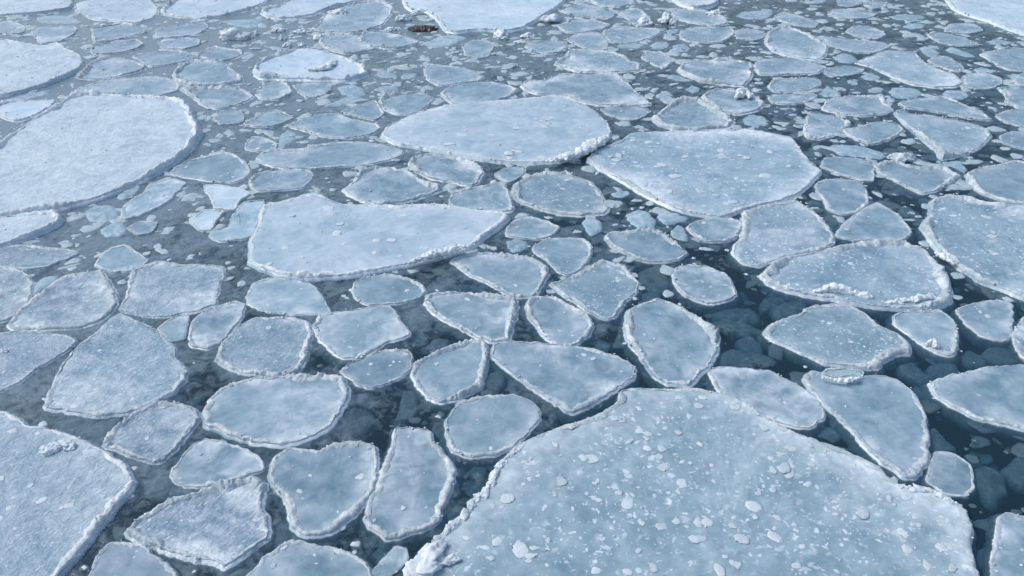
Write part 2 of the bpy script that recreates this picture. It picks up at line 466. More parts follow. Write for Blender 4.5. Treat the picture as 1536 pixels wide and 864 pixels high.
# ------------------------------------------------------------------ the floes: kind | tile | label | outline | options
# (outlines traced on the photograph, then laid on the water plane at their real size)
FLOES = """
# ---- landmark floes
B|F|giant flat blue-grey floe speckled with white lumps filling the bottom foreground|612,885 611,856 622,838 645,820 665,795 690,775 720,745 742,712 752,690 768,675 790,660 830,640 870,628 905,615 925,600 930,585 960,580 1000,582 1040,580 1090,590 1120,605 1150,630 1200,650 1250,668 1290,685 1320,703 1345,725 1390,733 1420,745 1450,760 1460,772 1462,790 1458,820 1465,850 1480,900 1470,970 1380,1040 1000,1080 720,1030 630,940|c=.36,.445,.51 z=.05 rim=.6 lumps=190 crumbs=400 big=1
W|F|huge snow-covered oval floe with raised edge at the left frame side|-40,238 -10,222 10,205 40,185 80,162 110,143 140,140 180,143 230,146 270,150 293,165 300,185 305,200 290,222 262,245 225,268 180,288 120,308 50,322 -20,328 -55,300|z=.06 rim=1.8
W|F|long white slab floe with straight left end in the left centre|371,378 375,358 385,340 390,318 393,308 425,302 460,292 485,293 515,305 560,308 610,308 650,305 690,310 730,316 757,318 766,327 745,345 712,370 680,382 640,392 590,403 530,415 470,418 420,415 385,402 372,395|c=.46,.57,.65 z=.05 m=i rim=.8 lumps=26
W|F|long white lens-shaped floe across the upper centre|568,203 580,190 620,170 680,157 740,152 790,148 838,143 870,155 895,168 915,187 917,200 905,215 875,232 840,243 800,246 750,244 700,236 640,225 590,214|c=.46,.57,.65 z=.05 m=i rim=.9 lumps=34
B|F|broad pale floe dotted with crumbs right of the lens-shaped floe|878,240 893,225 930,212 945,200 1000,197 1060,195 1120,194 1190,208 1200,222 1215,243 1235,257 1225,268 1200,290 1170,302 1120,315 1085,327 1030,318 990,305 950,283 915,262|c=0.405,0.497,0.589 z=.05 rim=.7 lumps=80 crumbs=140
W|F|large wet glinting floe filling the bottom left corner|-80,625 0,615 20,620 46,634 92,646 128,660 147,669 171,684 196,701 206,721 205,728 183,753 162,780 137,805 122,832 98,860 70,890 0,940 -80,920 -130,760|c=0.328,0.418,0.500 z=.045 m=w rim=.7 lumps=14
B|F|large smooth floe cut by the right frame edge with pale left rim|1382,340 1390,315 1395,300 1420,293 1445,295 1475,302 1536,308 1580,312 1620,380 1580,455 1535,449 1500,435 1460,417 1425,395 1400,372 1385,352|c=0.312,0.410,0.500 z=.04 rim=.9 lumps=6 crumbs=20
B|F|long oval floe with bright white ridge along its near edge|1138,412 1150,398 1175,385 1215,378 1250,370 1275,365 1330,362 1360,363 1385,372 1405,388 1420,410 1432,435 1428,455 1405,465 1350,465 1310,462 1240,450 1185,440 1150,426|c=0.312,0.410,0.508 z=.04 rim=1.1 crumbs=20
# ---- top left
W|1A|snowy floe in the top left corner of the photo|-40,-30 -40,88 0,90 130,80 290,62 400,45 425,15 400,-40|z=.05
P|1A|rounded pale floe second from left along the top edge|440,20 430,55 480,85 520,108 640,122 790,130 870,108 905,80 905,40 880,15 840,-30 600,-40 500,0|c=0.442,0.534,0.616
P|1A|wide pale floe third from left along the top edge|925,60 940,85 1010,98 1150,108 1270,95 1400,65 1500,25 1560,-10 1500,-50 1100,-50 990,10|c=0.560,0.672,0.762
S|1A|dim waterlogged floe under the snowy top left corner floe|180,120 220,90 350,80 450,100 480,130 400,140 250,140|z=.003
P|1A|small pale floe at left edge between two snowy floes|-40,130 40,118 110,135 150,160 130,190 60,195 -40,190|
P|1A|tapered pale floe touching the top of the left snowy floe|180,180 200,165 300,152 420,150 450,165 410,205 340,240 240,250 205,215|
P|1A|upper of two stacked rectangular floes near the top left|530,160 620,148 700,135 820,150 850,185 760,210 640,240 545,248 530,210|
P|1A|lower of two stacked rectangular floes near the top left|520,290 540,268 650,250 790,228 830,255 770,285 680,305 540,310|
W|1A|thick snowy floe at left edge above the huge snowy oval|-60,235 0,225 100,240 250,260 340,248 400,285 470,320 488,345 475,385 400,430 300,475 150,520 0,555 -60,560|z=.06
P|1A|thin grey floe left of the small white snow heap|890,180 910,160 1050,145 1180,130 1200,160 1130,200 980,215 890,218|rim=.5
P|1A|small grey floe just below-left of the small white snow heap|915,240 950,222 1080,218 1150,228 1145,260 1060,280 950,280 918,262|rim=.5
C|1A|small white snow heap standing in the grey slush near the top left|1240,235 1290,190 1340,160 1390,180 1412,225 1400,255 1330,245 1270,250|h=.13
S|1A|faint grey floe just above-right of the white snow heap|1250,120 1400,105 1530,100 1540,140 1440,165 1330,150|z=.004
P|1A|slim pale floe left of a bright-backed floe in the upper left|760,330 800,312 960,290 1080,300 1125,335 1050,355 950,375 860,380 810,355|
P|1A|small bright-backed floe below the white snow heap|1130,320 1180,290 1240,268 1330,285 1390,290 1400,315 1290,350 1190,340|
S|1A|thin grey sliver right of the small bright-backed floe|1400,300 1440,295 1475,320 1430,340 1380,335|z=.004
P|1A|grey lens-shaped floe right of the thick snowy floe|450,450 480,410 530,355 650,332 750,345 850,385 790,415 680,440 560,458|
P|1A|thick-rimmed oval floe, upper of a touching pair in the upper left|995,430 1020,395 1110,345 1210,350 1310,365 1350,410 1400,440 1400,470 1320,490 1180,498 1080,495 1010,465|rim=1.2
P|1A|wide flat floe wedged behind the huge snowy oval|440,515 560,470 700,455 900,440 970,450 1040,490 1030,520 930,550 800,550 600,535 470,528|
P|1A|thick-rimmed boat-shaped floe, lower of a touching pair in the upper left|1045,515 1150,512 1290,502 1390,508 1455,550 1440,580 1360,605 1260,628 1190,618 1110,565|rim=1.2
P|1A|crusty floe at left edge wedged behind the huge snowy oval|-40,610 40,585 160,580 320,575 300,610 230,650 140,690 70,698 20,680 -40,650|c=0.560,0.672,0.762 rim=1.3
S|1A|grey sliver under the thick snowy floe at the left edge|40,570 150,535 300,515 280,545 170,570|z=.004
P|1A|small triangular grey floe right of the huge snowy oval|1230,690 1250,650 1300,625 1380,635 1408,675 1390,710 1270,715|rim=.6
# ---- top, left of centre
P|1B|long pale floe leaning over its right neighbour at the top|40,75 60,55 130,40 220,0 330,-40 560,-40 600,0 545,18 440,45 350,85 250,102 140,108 80,95|c=0.560,0.672,0.762 z=.035
P|1B|broad grey floe with raised right edge at the top|330,165 375,140 400,95 470,55 560,28 650,8 760,15 810,40 785,100 740,145 650,178 530,190 400,180|rim=1.1
C|1B|white ice lump where two floes overlap at the top|440,70 455,45 500,40 545,65 540,90 480,98|h=.07
B|F|large white floe cut by the top edge at the centre|600,-25 606,8 615,15 638,18 655,32 667,46 685,49 715,45 755,47 785,42 808,28 830,15 848,0 852,-25|c=0.582,0.694,0.784 z=.06 rim=1.1 lumps=10 crumbs=60
C|1B|white snow block just above the brown-stained ice|905,75 925,58 965,52 992,72 975,90 920,92|h=.08
C|1B|pair of white snow clumps left of the brown-stained ice|808,110 835,85 870,78 905,95 912,120 870,135 825,132|h=.08
C|1B|small snow clump left of and below the paired snow clumps|768,165 785,148 812,150 815,175 790,182|h=.05
D|1B|brown-stained dirty ice lump beside the large white top floe|890,170 900,150 950,140 1010,140 1060,150 1068,175 1020,188 940,186|h=.06
C|1B|crumbled snow clump at the near edge of the large white top floe|1385,195 1410,160 1440,185 1480,205 1475,235 1430,245 1395,222|h=.10
C|1B|low row of white snow crumbs above the dark slush pool|105,165 120,150 150,158 195,160 185,185 130,190|h=.05
C|1B|low white crumb ridge left of the broad grey top floe|235,175 270,160 310,168 330,185 290,195 245,192|h=.05
C|1B|tiny round snow ball at the left of the dark slush pool|8,190 15,178 30,182 30,196 16,202|h=.05
C|1B|white angular snow crumb in the middle of the slush pool|145,215 160,202 185,208 182,228 160,232|h=.05
C|1B|white snow crumb lying lowest in the slush pool|162,262 185,240 225,240 228,262 200,275 172,276|h=.05
C|1B|flat white snow crumb right of the slush pool's lowest crumb|255,258 280,240 305,252 300,265 265,266|h=.04
P|1B|grey floe left of and overlapped by a small oval floe|375,250 395,205 470,195 600,200 640,230 700,288 600,305 530,310 430,285|c=0.312,0.385,0.459
P|1B|small oval floe below the broad grey top floe|610,215 640,185 720,182 790,188 880,205 955,245 930,265 820,280 700,270 620,245|z=.03
C|1B|grey ice knob left of the overlapped grey floe|345,212 365,185 400,188 405,215 380,235 352,232|h=.05 c=0.560,0.616,0.672
S|1B|pale smooth floe below the brown-stained ice|975,260 1000,235 1070,200 1180,195 1240,215 1200,235 1150,260 1040,280|z=.006 c=0.414,0.506,0.580
P|1B|small square grey floe right of the pale smooth one|1205,265 1260,235 1350,235 1385,270 1350,325 1300,335 1230,320|rim=.6
P|1B|bright high-rimmed floe with a snow ridge across its middle|0,410 10,375 60,345 150,315 260,278 350,278 430,300 560,345 650,395 662,430 600,455 500,465 350,462 150,455 30,450|c=0.582,0.694,0.784 z=.05 rim=1.7
P|1B|small round floe left in the pair below the high-rimmed floe|15,545 30,515 90,480 160,470 215,500 220,545 150,572 40,570|
P|1B|small bowl-shaped floe right in the pair below the high-rimmed floe|225,490 300,476 440,478 448,515 400,550 310,565 270,535|
S|1B|dim grey floe right of the small bowl-shaped floe|468,500 540,480 620,490 660,545 600,570 500,545|z=.004
S|1B|waterlogged long floe above the ribbed boat-shaped floe|390,615 470,580 560,545 630,560 600,590 500,612|z=.005
S|1B|faint sliver floe left of the floe with two white flanks|690,515 760,490 830,495 845,520 760,535|z=.004
P|1B|floe with two white flanks behind the lens-shaped floe|725,580 760,550 880,540 960,525 1010,545 1050,570 990,620 900,665 810,655 745,625|rim=1.3
P|1B|small triangular floe left of the one with two white flanks|505,645 590,610 700,580 735,620 755,655 700,690 640,680|
P|1B|oval floe with a white left rim above the wide grey lens|985,400 1010,370 1100,378 1220,390 1330,440 1300,465 1200,475 1080,495 1010,465|
P|1B|wide grey lens floe resting against the long lens-shaped floe|1075,535 1130,500 1250,470 1380,470 1480,495 1530,520 1500,550 1420,575 1300,592 1150,600|
P|1B|ribbed boat-shaped floe left of the long lens-shaped floe|205,725 300,675 400,650 480,645 560,685 720,720 735,745 650,780 530,795 420,790 300,755|rim=.9
S|1B|small round sunken floe below the ribbed boat-shaped floe's left tip|145,790 190,745 245,760 250,800 200,830 150,825|z=.003
S|1B|smaller left one of two faint bits above the sliver floe|690,428 720,408 790,410 835,430 810,450 730,450|z=.002
S|1B|rounder right one of two faint bits above the sliver floe|845,438 880,420 940,422 945,440 900,456 855,455|z=.002
P|1B|white-tipped floe left of the ribbed boat-shaped floe|-60,720 0,685 60,655 140,630 230,680 180,705 100,728 0,728|
P|2B|small grey floe at the left above the long flat sliver floe|-45,60 0,20 80,30 140,65 130,95 40,105 -45,92|rim=.6
# ---- centre left
P|2B|long flat crusty sliver floe below the ribbed boat-shaped floe|15,145 50,110 100,95 300,88 330,68 560,50 700,55 850,90 868,112 820,145 700,175 550,192 300,202 150,198 60,175|rim=.8
P|2B|small oblong floe under the left end of the sliver floe|-25,275 0,245 80,215 200,203 330,215 350,245 320,290 280,315 160,330 20,332 -20,305|
P|2B|diamond-shaped pancake floe with beaded rim above the long slab|510,330 570,280 610,225 680,195 800,195 880,210 940,245 1010,285 1080,305 1085,330 1020,360 880,395 740,418 650,400 560,365|rim=1.2
P|2B|oval pancake floe nestled under the long lens-shaped floe's left half|895,170 920,140 1020,118 1130,130 1230,155 1310,190 1325,225 1290,290 1230,302 1130,280 1020,262 940,225|rim=1.2
P|2B|small four-sided floe touching the right end of the long slab|1125,400 1150,345 1220,320 1330,300 1440,278 1470,330 1500,430 1470,452 1390,452 1300,440 1160,432|
P|F|little sliver floe behind the four-sided floe|741,262 757,253 785,250 789,258 775,268 762,274|rim=.6
P|2C|speckled crusty floe below the lens-shaped floe's right half|25,345 50,290 100,255 180,230 300,225 350,218 400,245 490,280 550,350 580,440 560,465 420,478 300,465 160,430 90,405|rim=1.1 crumbs=60
P|2C|small smooth lens floe off the long slab's right tip|-10,560 40,505 100,478 200,495 300,540 280,580 200,610 100,605 0,590|rim=.5
P|2C|small teardrop floe with speckled top, right of the slab's tip|145,665 230,610 300,605 440,608 490,650 480,720 420,790 350,815 300,800 230,730|
S|2C|tiny dim floe below the small smooth lens floe|-10,620 60,600 120,620 130,660 70,690 10,680|z=.004
P|2C|kite-shaped pale floe under the broad crumb-dotted floe|560,600 600,570 700,565 770,548 850,555 920,590 980,640 1050,690 1020,710 950,740 850,745 770,735 680,690 590,645|
P|2C|small bowl-like floe with white inner lip under the broad floe|1035,540 1080,510 1160,490 1270,490 1340,505 1360,530 1320,600 1250,625 1150,625 1080,590|rim=1.3
S|2C|broken shard with bright upper edge left of two sunken shards|680,470 760,435 830,460 865,510 850,545 760,540 710,515|z=.012
S|2C|rounded shard tucked under the broad crumb-dotted floe|865,480 920,440 1000,465 1060,490 1000,515 920,532|z=.008
S|2C|upright triangular shard above the kite-shaped floe|940,580 985,525 1020,540 1045,620 980,605|z=.010
S|2C|ragged shard left of the kite-shaped floe's tip|430,510 470,485 540,500 550,560 490,590 450,550|z=.010
S|2C|small pale shard in the dark gap left of the broad floe|600,350 640,335 700,330 710,355 660,370 620,365|z=.004
S|2C|thin sunken floe under the lens-shaped floe's right end|320,185 380,168 440,180 450,205 390,215 335,208|z=-.006
S|2C|sunken floe behind the speckled crusty floe|410,235 480,222 560,250 600,280 540,300 460,285|z=-.006
S|2C|dim floe below the teardrop floe's right side|520,680 560,655 620,665 640,700 590,722 540,710|z=-.012
S|2C|smooth sunken slab between the teardrop and hexagonal floes|750,800 830,752 900,760 945,840 935,890 860,900 790,860|z=-.004
P|F|squarish speckled floe behind the white-ridged oval floe|1098,378 1110,355 1115,318 1145,308 1195,302 1230,325 1250,352 1250,365 1225,377 1170,388 1138,400 1115,395|c=0.328,0.410,0.492 rim=.6 crumbs=50
P|3C|six-sided small floe with white left rim in the centre right|955,40 975,0 1040,-10 1140,-5 1270,45 1310,110 1325,165 1260,200 1190,215 1120,205 1020,165 965,95|rim=1.2
# ---- right of centre
S|2D|half-sunken long floe above the flat rectangular floe|370,75 430,55 560,60 700,90 750,120 740,150 640,145 470,130|z=.010 c=0.414,0.506,0.589
P|2D|flat rectangular floe right of the broad crumb-dotted floe|365,190 390,145 460,138 600,150 665,165 665,275 600,272 480,235|rim=.4
C|2D|knobbly ice clump behind the arrowhead floe|755,160 780,105 860,98 915,125 910,165 830,180|h=.06 c=0.442,0.534,0.607
P|2D|arrowhead-shaped thin floe with raised edges on the right|670,190 720,170 800,160 880,190 960,195 1080,195 1170,255 1100,295 1020,335 950,348 860,310 750,250 690,220|
P|2D|smooth bluntly rounded floe below the flat rectangular floe|330,300 380,270 500,265 590,275 630,330 640,410 570,455 480,468 410,440 370,370|rim=.4
P|2D|triangular pale floe behind the white-ridged oval floe|455,590 500,520 570,460 640,420 690,400 760,435 820,480 885,570 840,610 700,615 560,615|rim=.6
S|2D|small sunken wedge right of the triangular pale floe|820,430 850,410 940,460 900,475 825,475|z=-.002
S|2D|pinkish grey sunken bit under the arrowhead floe|780,300 820,285 860,320 850,345 800,340|z=-.012
P|2D|lumpy floe at right frame edge above the large smooth floe|1195,245 1260,205 1400,175 1480,155 1600,180 1620,410 1520,408 1400,385 1300,350 1230,305|rim=.8
S|2D|small sunken sliver below the big lopsided floe's tip|1045,165 1100,158 1180,158 1200,190 1220,215 1190,230 1120,195|z=.004
# ---- top centre and right
P|1C|pale floe just right of the large white top floe|300,60 350,45 450,28 550,45 630,75 600,108 500,100 380,85|
P|1C|smooth grey floe below the pale one right of the large top floe|300,160 330,130 430,115 520,120 600,145 540,170 440,185 350,188|rim=.6
P|1C|short floe capped by a cream snow lump near the top|640,75 700,55 770,60 825,100 820,145 750,150 700,110|
C|1C|cream snow lump on the short floe's near side|745,120 790,98 828,115 822,150 770,152|h=.08
C|1C|jagged white snow lump standing between two top floes|870,95 890,72 910,92 970,105 978,140 930,158 895,125|h=.12
P|1C|smooth long floe under a flat white block|950,80 1000,55 1140,60 1260,100 1270,130 1200,150 1060,130 980,110|rim=.5
C|1C|flat white rectangular ice block near the top|1140,70 1145,52 1258,75 1260,98 1200,90|h=.07
B|1C|thick cream-white slab on the top edge right of centre|950,-10 1000,-35 1200,-35 1225,5 1180,35 1080,45 990,20|c=0.672,0.717,0.739 z=.10 rim=1
P|1C|speckled floe cut by the top edge beside the large white one|450,0 480,-30 700,-30 735,20 640,40 530,30|crumbs=20
P|1C|small half-moon floe with white upper edge near the top|105,265 130,235 220,235 340,235 350,265 300,300 230,308 140,290|rim=.9
P|1C|dull grey floe right of the half-moon floe|350,230 400,195 520,185 575,230 580,285 500,290 420,265|rim=.3
P|1C|pebbled floe with three white nuggets near the top|555,180 640,155 760,160 890,170 860,205 760,240 690,250 600,240|crumbs=40 rim=.5
S|1C|sunken grey floe below the pebbled floe|600,262 680,245 790,245 810,265 760,285 660,285|z=.002
P|1C|dotted flat floe at right of the pebbled floe|1000,180 1100,155 1300,165 1305,200 1240,240 1100,250 1000,225|rim=.3 crumbs=50
P|1C|small narrow floe right of the dotted flat floe|1310,178 1380,165 1480,180 1490,215 1420,235 1330,220|rim=.6
P|1C|wide angular floe with pointed left end above the notched floe|275,370 340,320 370,285 480,285 600,300 690,325 720,355 770,370 765,405 680,415 580,420 400,412|crumbs=40
P|1C|small oval floe with speckled rim in the upper centre|775,330 810,300 890,300 945,335 945,370 910,395 850,375|
P|1C|smooth oval floe with crusted left end in the upper right centre|975,405 1020,365 1150,340 1300,345 1410,360 1425,400 1410,460 1360,498 1250,490 1120,470 1030,435|rim=1.1
P|F|narrow bar-shaped floe with snowy back edge in the upper right|1130,100 1138,90 1165,86 1195,88 1240,100 1225,110 1185,112 1140,112|rim=1
P|1C|long notched floe with white left shoulder behind the lens-shaped floe|80,495 110,465 200,462 290,430 430,420 630,425 700,480 750,530 800,570 825,600 720,610 540,605 440,590 350,555 290,545 180,542 120,525|z=.03
P|1C|half-sunken crescent floe below the long notched floe|540,630 600,614 770,614 830,640 760,685 680,692 590,665|rim=.4
P|1C|pentagonal floe with high crusted rim above the broad dotted floe|830,680 870,650 950,590 1000,572 1110,575 1180,620 1250,650 1310,700 1280,735 1100,755 960,750 870,720|rim=1.4
P|1C|bowl-shaped floe with a snow knob on its back edge|1125,555 1160,530 1230,510 1330,530 1400,540 1490,600 1440,640 1320,660 1250,645 1160,595|rim=1.1
S|1C|little round sunken pancake left of the bowl-shaped floe|855,545 900,525 960,540 965,575 910,588 860,570|z=.004
S|1C|little oval sunken pancake above the bowl-shaped floe|1020,515 1060,492 1110,500 1115,525 1070,540|z=.003
S|1C|drowned sliver left of the smooth oval floe|905,445 950,425 1020,440 1110,470 1000,470|z=.004
S|1C|drowned blob below the small oval floe with speckled rim|735,445 780,430 825,442 815,468 750,470|z=-.004
S|1C|drowned knob left of the pentagonal floe|770,700 800,682 832,700 825,730 785,735|z=-.010
S|1C|sunken flat floe right of the pentagonal floe|1320,700 1380,650 1480,660 1540,710 1450,750|z=.002
S|1C|waterlogged floe below-left of the dotted flat floe|810,260 850,235 930,235 960,265 900,290 830,288|z=.003
S|1C|waterlogged floe under the dotted flat floe|930,265 1000,245 1070,270 1060,300 980,305|z=.003
S|1C|dim floe left of the dotted flat floe|905,178 950,160 1000,168 990,190 930,200|z=.002
S|1C|faint flat floe below the cream slab|1300,95 1340,60 1480,55 1540,90 1500,118 1380,115|z=.003
C|1C|spiky crumb cluster off the large white top floe's right side|190,120 225,85 270,95 310,85 320,130 270,148 210,145|h=.10
C|1C|curled cream snow scrap left of the half-moon floe|85,200 110,178 150,185 172,205 140,222 100,220|h=.05
C|1C|bright crumb just left of the spiky cluster's dark gap|345,120 358,105 368,118 360,132 348,132|h=.05
C|1C|low cream scrap touching the half-moon floe's left tip|42,236 70,222 118,230 112,246 70,246|h=.04
B|1D|large pale floe in the top right corner of the photo|1090,0 1100,25 1160,70 1330,120 1450,170 1600,215 1640,-40 1080,-40|c=0.560,0.672,0.762 z=.06 rim=.5 lumps=8 crumbs=60
P|1D|smooth tilted floe near the top, left of the round one|95,100 150,70 260,95 350,130 330,160 240,150 150,125|rim=.4
P|1D|flat dull floe near the top right|405,80 450,52 600,60 690,75 640,105 460,105|rim=.3
P|1D|small dull floe with white right lip near the top right|510,180 560,150 660,155 740,200 690,225 590,215|rim=.7
P|1D|almost round pancake floe in the upper right|40,245 60,190 120,158 220,170 320,210 370,240 405,270 395,320 340,345 250,335 150,320 80,290|rim=1.1
P|1D|long tongue-shaped floe right of the almost round pancake|375,212 420,215 560,230 700,240 770,262 720,290 650,305 560,300 450,270 400,260|rim=.6
S|1D|small dim floe below the tongue-shaped floe's left end|425,330 480,300 550,310 590,345 550,368 470,360|z=.008
P|1D|small flat floe right of the narrow bar-shaped floe|380,410 420,390 520,378 610,395 600,420 500,438 400,430|rim=.6
B|1D|big rhombus floe with a crusted lower left edge in the upper right|555,360 650,320 740,292 900,300 960,350 1020,390 1130,430 1190,475 1150,500 1020,505 900,490 800,455 720,420 650,385|c=0.344,0.426,0.508 z=.03 crumbs=40
S|1D|small pinkish floe above the big rhombus floe|925,270 970,260 1060,300 1010,335 950,310|z=.008
P|1D|dark grey floe on the upper right side of the rhombus floe|980,350 1030,322 1100,330 1190,390 1170,415 1090,400|rim=.4 c=0.279,0.353,0.426
P|1D|streaky floe above the dark grey one in the upper right|980,200 1040,185 1200,220 1280,260 1150,265 1050,245|rim=.4
S|1D|dim streak-like floe between the streaky and dark grey floes|1060,285 1120,265 1230,300 1290,330 1200,335 1110,310|z=.004
P|1D|flat floe at the right frame edge under the corner floe|1280,310 1360,290 1480,275 1600,290 1620,420 1460,405 1370,370 1330,340|rim=.6
P|1D|round-ended floe touching the rhombus floe's right tip|1175,460 1200,430 1300,420 1400,450 1405,480 1340,512 1260,515 1195,495|rim=.6
P|1D|faint floe near the top right corner floe's lower edge|1080,180 1110,140 1240,135 1300,175 1200,195|rim=.3
S|1D|thin drowned floe left of the right edge flat floe|1300,235 1380,220 1500,245 1420,262 1330,258|z=.003
S|1D|dim floe above the round-ended floe|1225,400 1290,382 1390,405 1360,425 1270,425|z=.002
P|1D|hummocky floe with snowy back, upper of two below the bar-shaped floe|60,500 100,462 350,450 370,480 300,520 100,530|rim=1.2
P|1D|shallow dish floe, lower of two below the bar-shaped floe|60,560 90,542 250,545 270,522 345,545 300,585 200,600 90,595|rim=.9
S|1D|grey wedge right of the shallow dish floe|350,540 400,490 480,530 490,555 400,560|z=.008
P|1D|trapezoid floe with scattered nuggets in the upper right|375,630 410,570 520,555 730,555 740,600 785,630 720,660 600,670 470,655|crumbs=25
S|1D|pale waterlogged floe below the big rhombus floe|740,520 800,495 940,510 960,550 850,575 770,560|z=.008
S|1D|small smooth floe right of the pale waterlogged one|1050,540 1090,515 1200,520 1225,550 1190,575 1110,565|z=.008
P|1D|shield-shaped floe with white rim right of the broad dotted floe|265,760 280,700 300,645 380,655 480,680 540,715 490,750 440,780 360,802 290,795|rim=1.2
P|1D|thin curved floe right of the shield-shaped floe|490,750 580,735 640,710 740,700 800,710 845,745 790,795 690,828 600,815 530,785|rim=.8
P|1D|long low floe overlapping the big lopsided floe on the right|810,590 900,570 1060,555 1150,585 1280,645 1350,690 1280,690 1120,660 960,632 860,620|rim=.5 z=.03
B|F|big lopsided floe with crusted right rim on the right|1339,168 1352,162 1370,170 1420,176 1460,184 1483,193 1488,205 1470,225 1440,235 1413,240 1400,225 1375,203 1350,182|c=0.328,0.410,0.492 z=.03 rim=1.2 crumbs=20
P|1D|half-hidden floe at right edge beside the long low floe|1370,670 1430,640 1500,630 1600,650 1600,740 1480,720|rim=.4
P|1D|right edge floe with a bright left side below the round-ended floe|1385,505 1440,500 1600,500 1620,645 1520,630 1450,590 1420,540|rim=.9
P|1D|small floe at right edge above the lumpy one|1395,790 1450,765 1600,750 1600,870 1500,850 1420,825|rim=.5
S|1D|drowned floe between the rhombus floe and trapezoid floe|620,515 680,495 740,510 720,535 650,540|z=.002
S|1D|drowned floe left of the rhombus floe's lower edge|580,440 650,412 720,445 700,468 620,465|z=.004
S|1D|drowned bit right of the hummocky floe|500,470 540,448 590,462 580,490 530,495|z=.002
S|1D|drowned floe left of the trapezoid floe|60,620 120,600 240,610 250,645 170,668 80,655|z=-.002
S|1D|dim floe on the top edge, first right of the cream slab|300,5 350,-12 400,0 380,18 320,22|z=.006
P|1D|pale floe on the top edge, left of a brighter one|460,10 500,-15 590,-10 595,25 530,40 475,32|rim=.4
P|1D|brighter little floe on the top edge left of the corner floe|615,30 660,5 738,10 735,42 660,50|rim=.7
S|1D|wide faint floe left of the top right corner floe|740,95 820,75 960,85 1000,105 900,122 790,118|z=.004
S|1D|pinkish faint floe below the wide faint one|820,150 900,128 980,140 960,165 880,172|z=.003
S|1D|dull floe at the left of the smooth tilted floe|-20,75 30,45 95,50 100,85 40,105|z=.006
P|1D|small dull floe cut by the right frame edge below the flat one|1465,460 1500,430 1600,420 1600,490 1510,495|rim=.4
# ---- left, below the snowy oval
P|2A|wide pale floe off the right side of the huge snowy oval|975,230 1010,195 1090,155 1200,130 1300,108 1360,125 1430,180 1445,220 1410,265 1330,285 1180,272 1050,250|rim=.7
P|2A|wing-shaped floe below the huge snowy oval|700,480 710,425 760,380 830,340 870,290 1000,262 1070,285 1030,330 960,400 880,440 790,480 730,492|c=0.423,0.524,0.607 rim=.6
S|2A|dim sliver between the wing-shaped floe and the snowy oval|670,370 700,335 790,295 810,310 770,355 710,383|z=.006
P|2A|upper white broken plate in the cluster left of the long slab|1175,300 1260,298 1400,325 1440,350 1390,380 1350,440 1240,430 1215,370|c=0.605,0.717,0.800 z=.03 rim=.4
P|2A|left white broken plate in the cluster left of the long slab|1090,500 1150,460 1190,440 1285,450 1240,510 1210,560 1150,555|c=0.605,0.717,0.800 z=.03 rim=.4
P|2A|large pale broken plate pressed against the long slab's left end|1200,590 1220,565 1310,545 1330,490 1400,400 1510,385 1530,430 1480,520 1460,590 1380,610 1270,622|c=0.423,0.524,0.607 z=.025 rim=.6
W|2A|ridged snowy floe at left edge below the huge snowy oval|-60,500 100,468 330,458 375,490 340,530 250,570 120,620 0,655 -60,660|c=0.605,0.706,0.795 z=.05 rim=1.6
P|2A|pointed glinting floe at left edge below the ridged snowy one|-60,680 100,645 250,655 400,670 450,690 400,720 260,770 140,785 0,770 -60,760|m=w rim=.8
P|2A|pale rounded wedge floe in the slush left of the long slab|550,760 580,710 640,660 720,643 780,680 850,730 820,770 730,795 620,795|rim=.3 c=0.423,0.515,0.589
S|2A|slushy grey floe with a round bump left of the wing-shaped floe|475,450 540,410 640,405 690,440 680,490 610,515 510,515|z=.005
S|2A|left one of two slushy bits below the wing-shaped floe|575,550 640,518 700,510 740,550 700,590 610,600|z=.005
P|2A|right one of two slushy bits below the wing-shaped floe|730,550 800,510 905,515 870,570 800,585|rim=.6
P|F|rounded glinting floe at left edge beside the broad ribbed floe|-25,405 20,402 42,412 49,428 45,448 30,468 10,480 -25,490|m=w rim=.7
P|3A|broad wet ribbed floe near the left edge|45,345 70,290 150,215 260,130 360,60 420,45 580,20 620,60 655,130 670,210 640,260 590,310 480,350 350,358 200,365 90,365|m=w
S|3A|thin awash floe behind the broad ribbed floe|200,100 260,60 340,55 330,80 240,140 195,160|z=.008
P|F|squarish wet floe with crinkled left edge on the left|180,463 190,440 197,412 195,402 235,393 270,396 315,397 335,398 337,415 327,440 325,457 300,465 255,475 215,474|m=w
P|3A|crumpled small floe below the squarish wet floe|910,360 970,310 1085,280 1080,340 1060,420 980,430|rim=.5
P|3A|thin bowl-shaped floe with bright right rim below the squarish floe|1085,390 1110,310 1170,260 1250,230 1360,200 1410,215 1400,280 1340,360 1270,445 1200,475 1100,455|rim=.9
P|3A|large five-sided wet glinting floe in the lower left|255,820 270,770 330,640 380,540 450,460 540,390 620,320 690,270 800,310 900,370 970,430 1030,530 1080,600 1075,650 1000,720 930,775 800,825 650,855 480,850 340,835|m=w z=.03 lumps=10
P|3A|wet glinting wedge floe at left edge above the slush strip|-60,410 80,370 250,380 400,400 440,430 400,470 300,540 200,600 120,660 0,720 -60,740|m=w
P|F|rounded wet floe with thick right rim below the awash white-banded floe|323,540 330,520 350,495 380,477 430,475 463,482 468,505 462,535 445,560 420,567 385,563 345,555|m=w rim=1.1
P|F|awash white-banded floe below the left end of the long slab|370,445 380,425 405,417 440,418 470,428 490,455 496,470 460,472 415,470 375,460|z=.012 rim=.5 c=0.423,0.515,0.589
P|F|long bean-shaped pale floe with beaded rim in the lower left centre|302,625 312,600 335,580 370,570 430,563 490,562 515,567 522,590 512,620 490,645 455,662 420,668 380,665 335,650 308,640|c=0.328,0.418,0.500 z=.03
# ---- centre
P|3B|oval floe with bright near rim below the long slab|565,140 590,85 640,60 760,45 880,65 980,110 1000,145 960,185 850,210 720,222 640,215 590,180|rim=.9
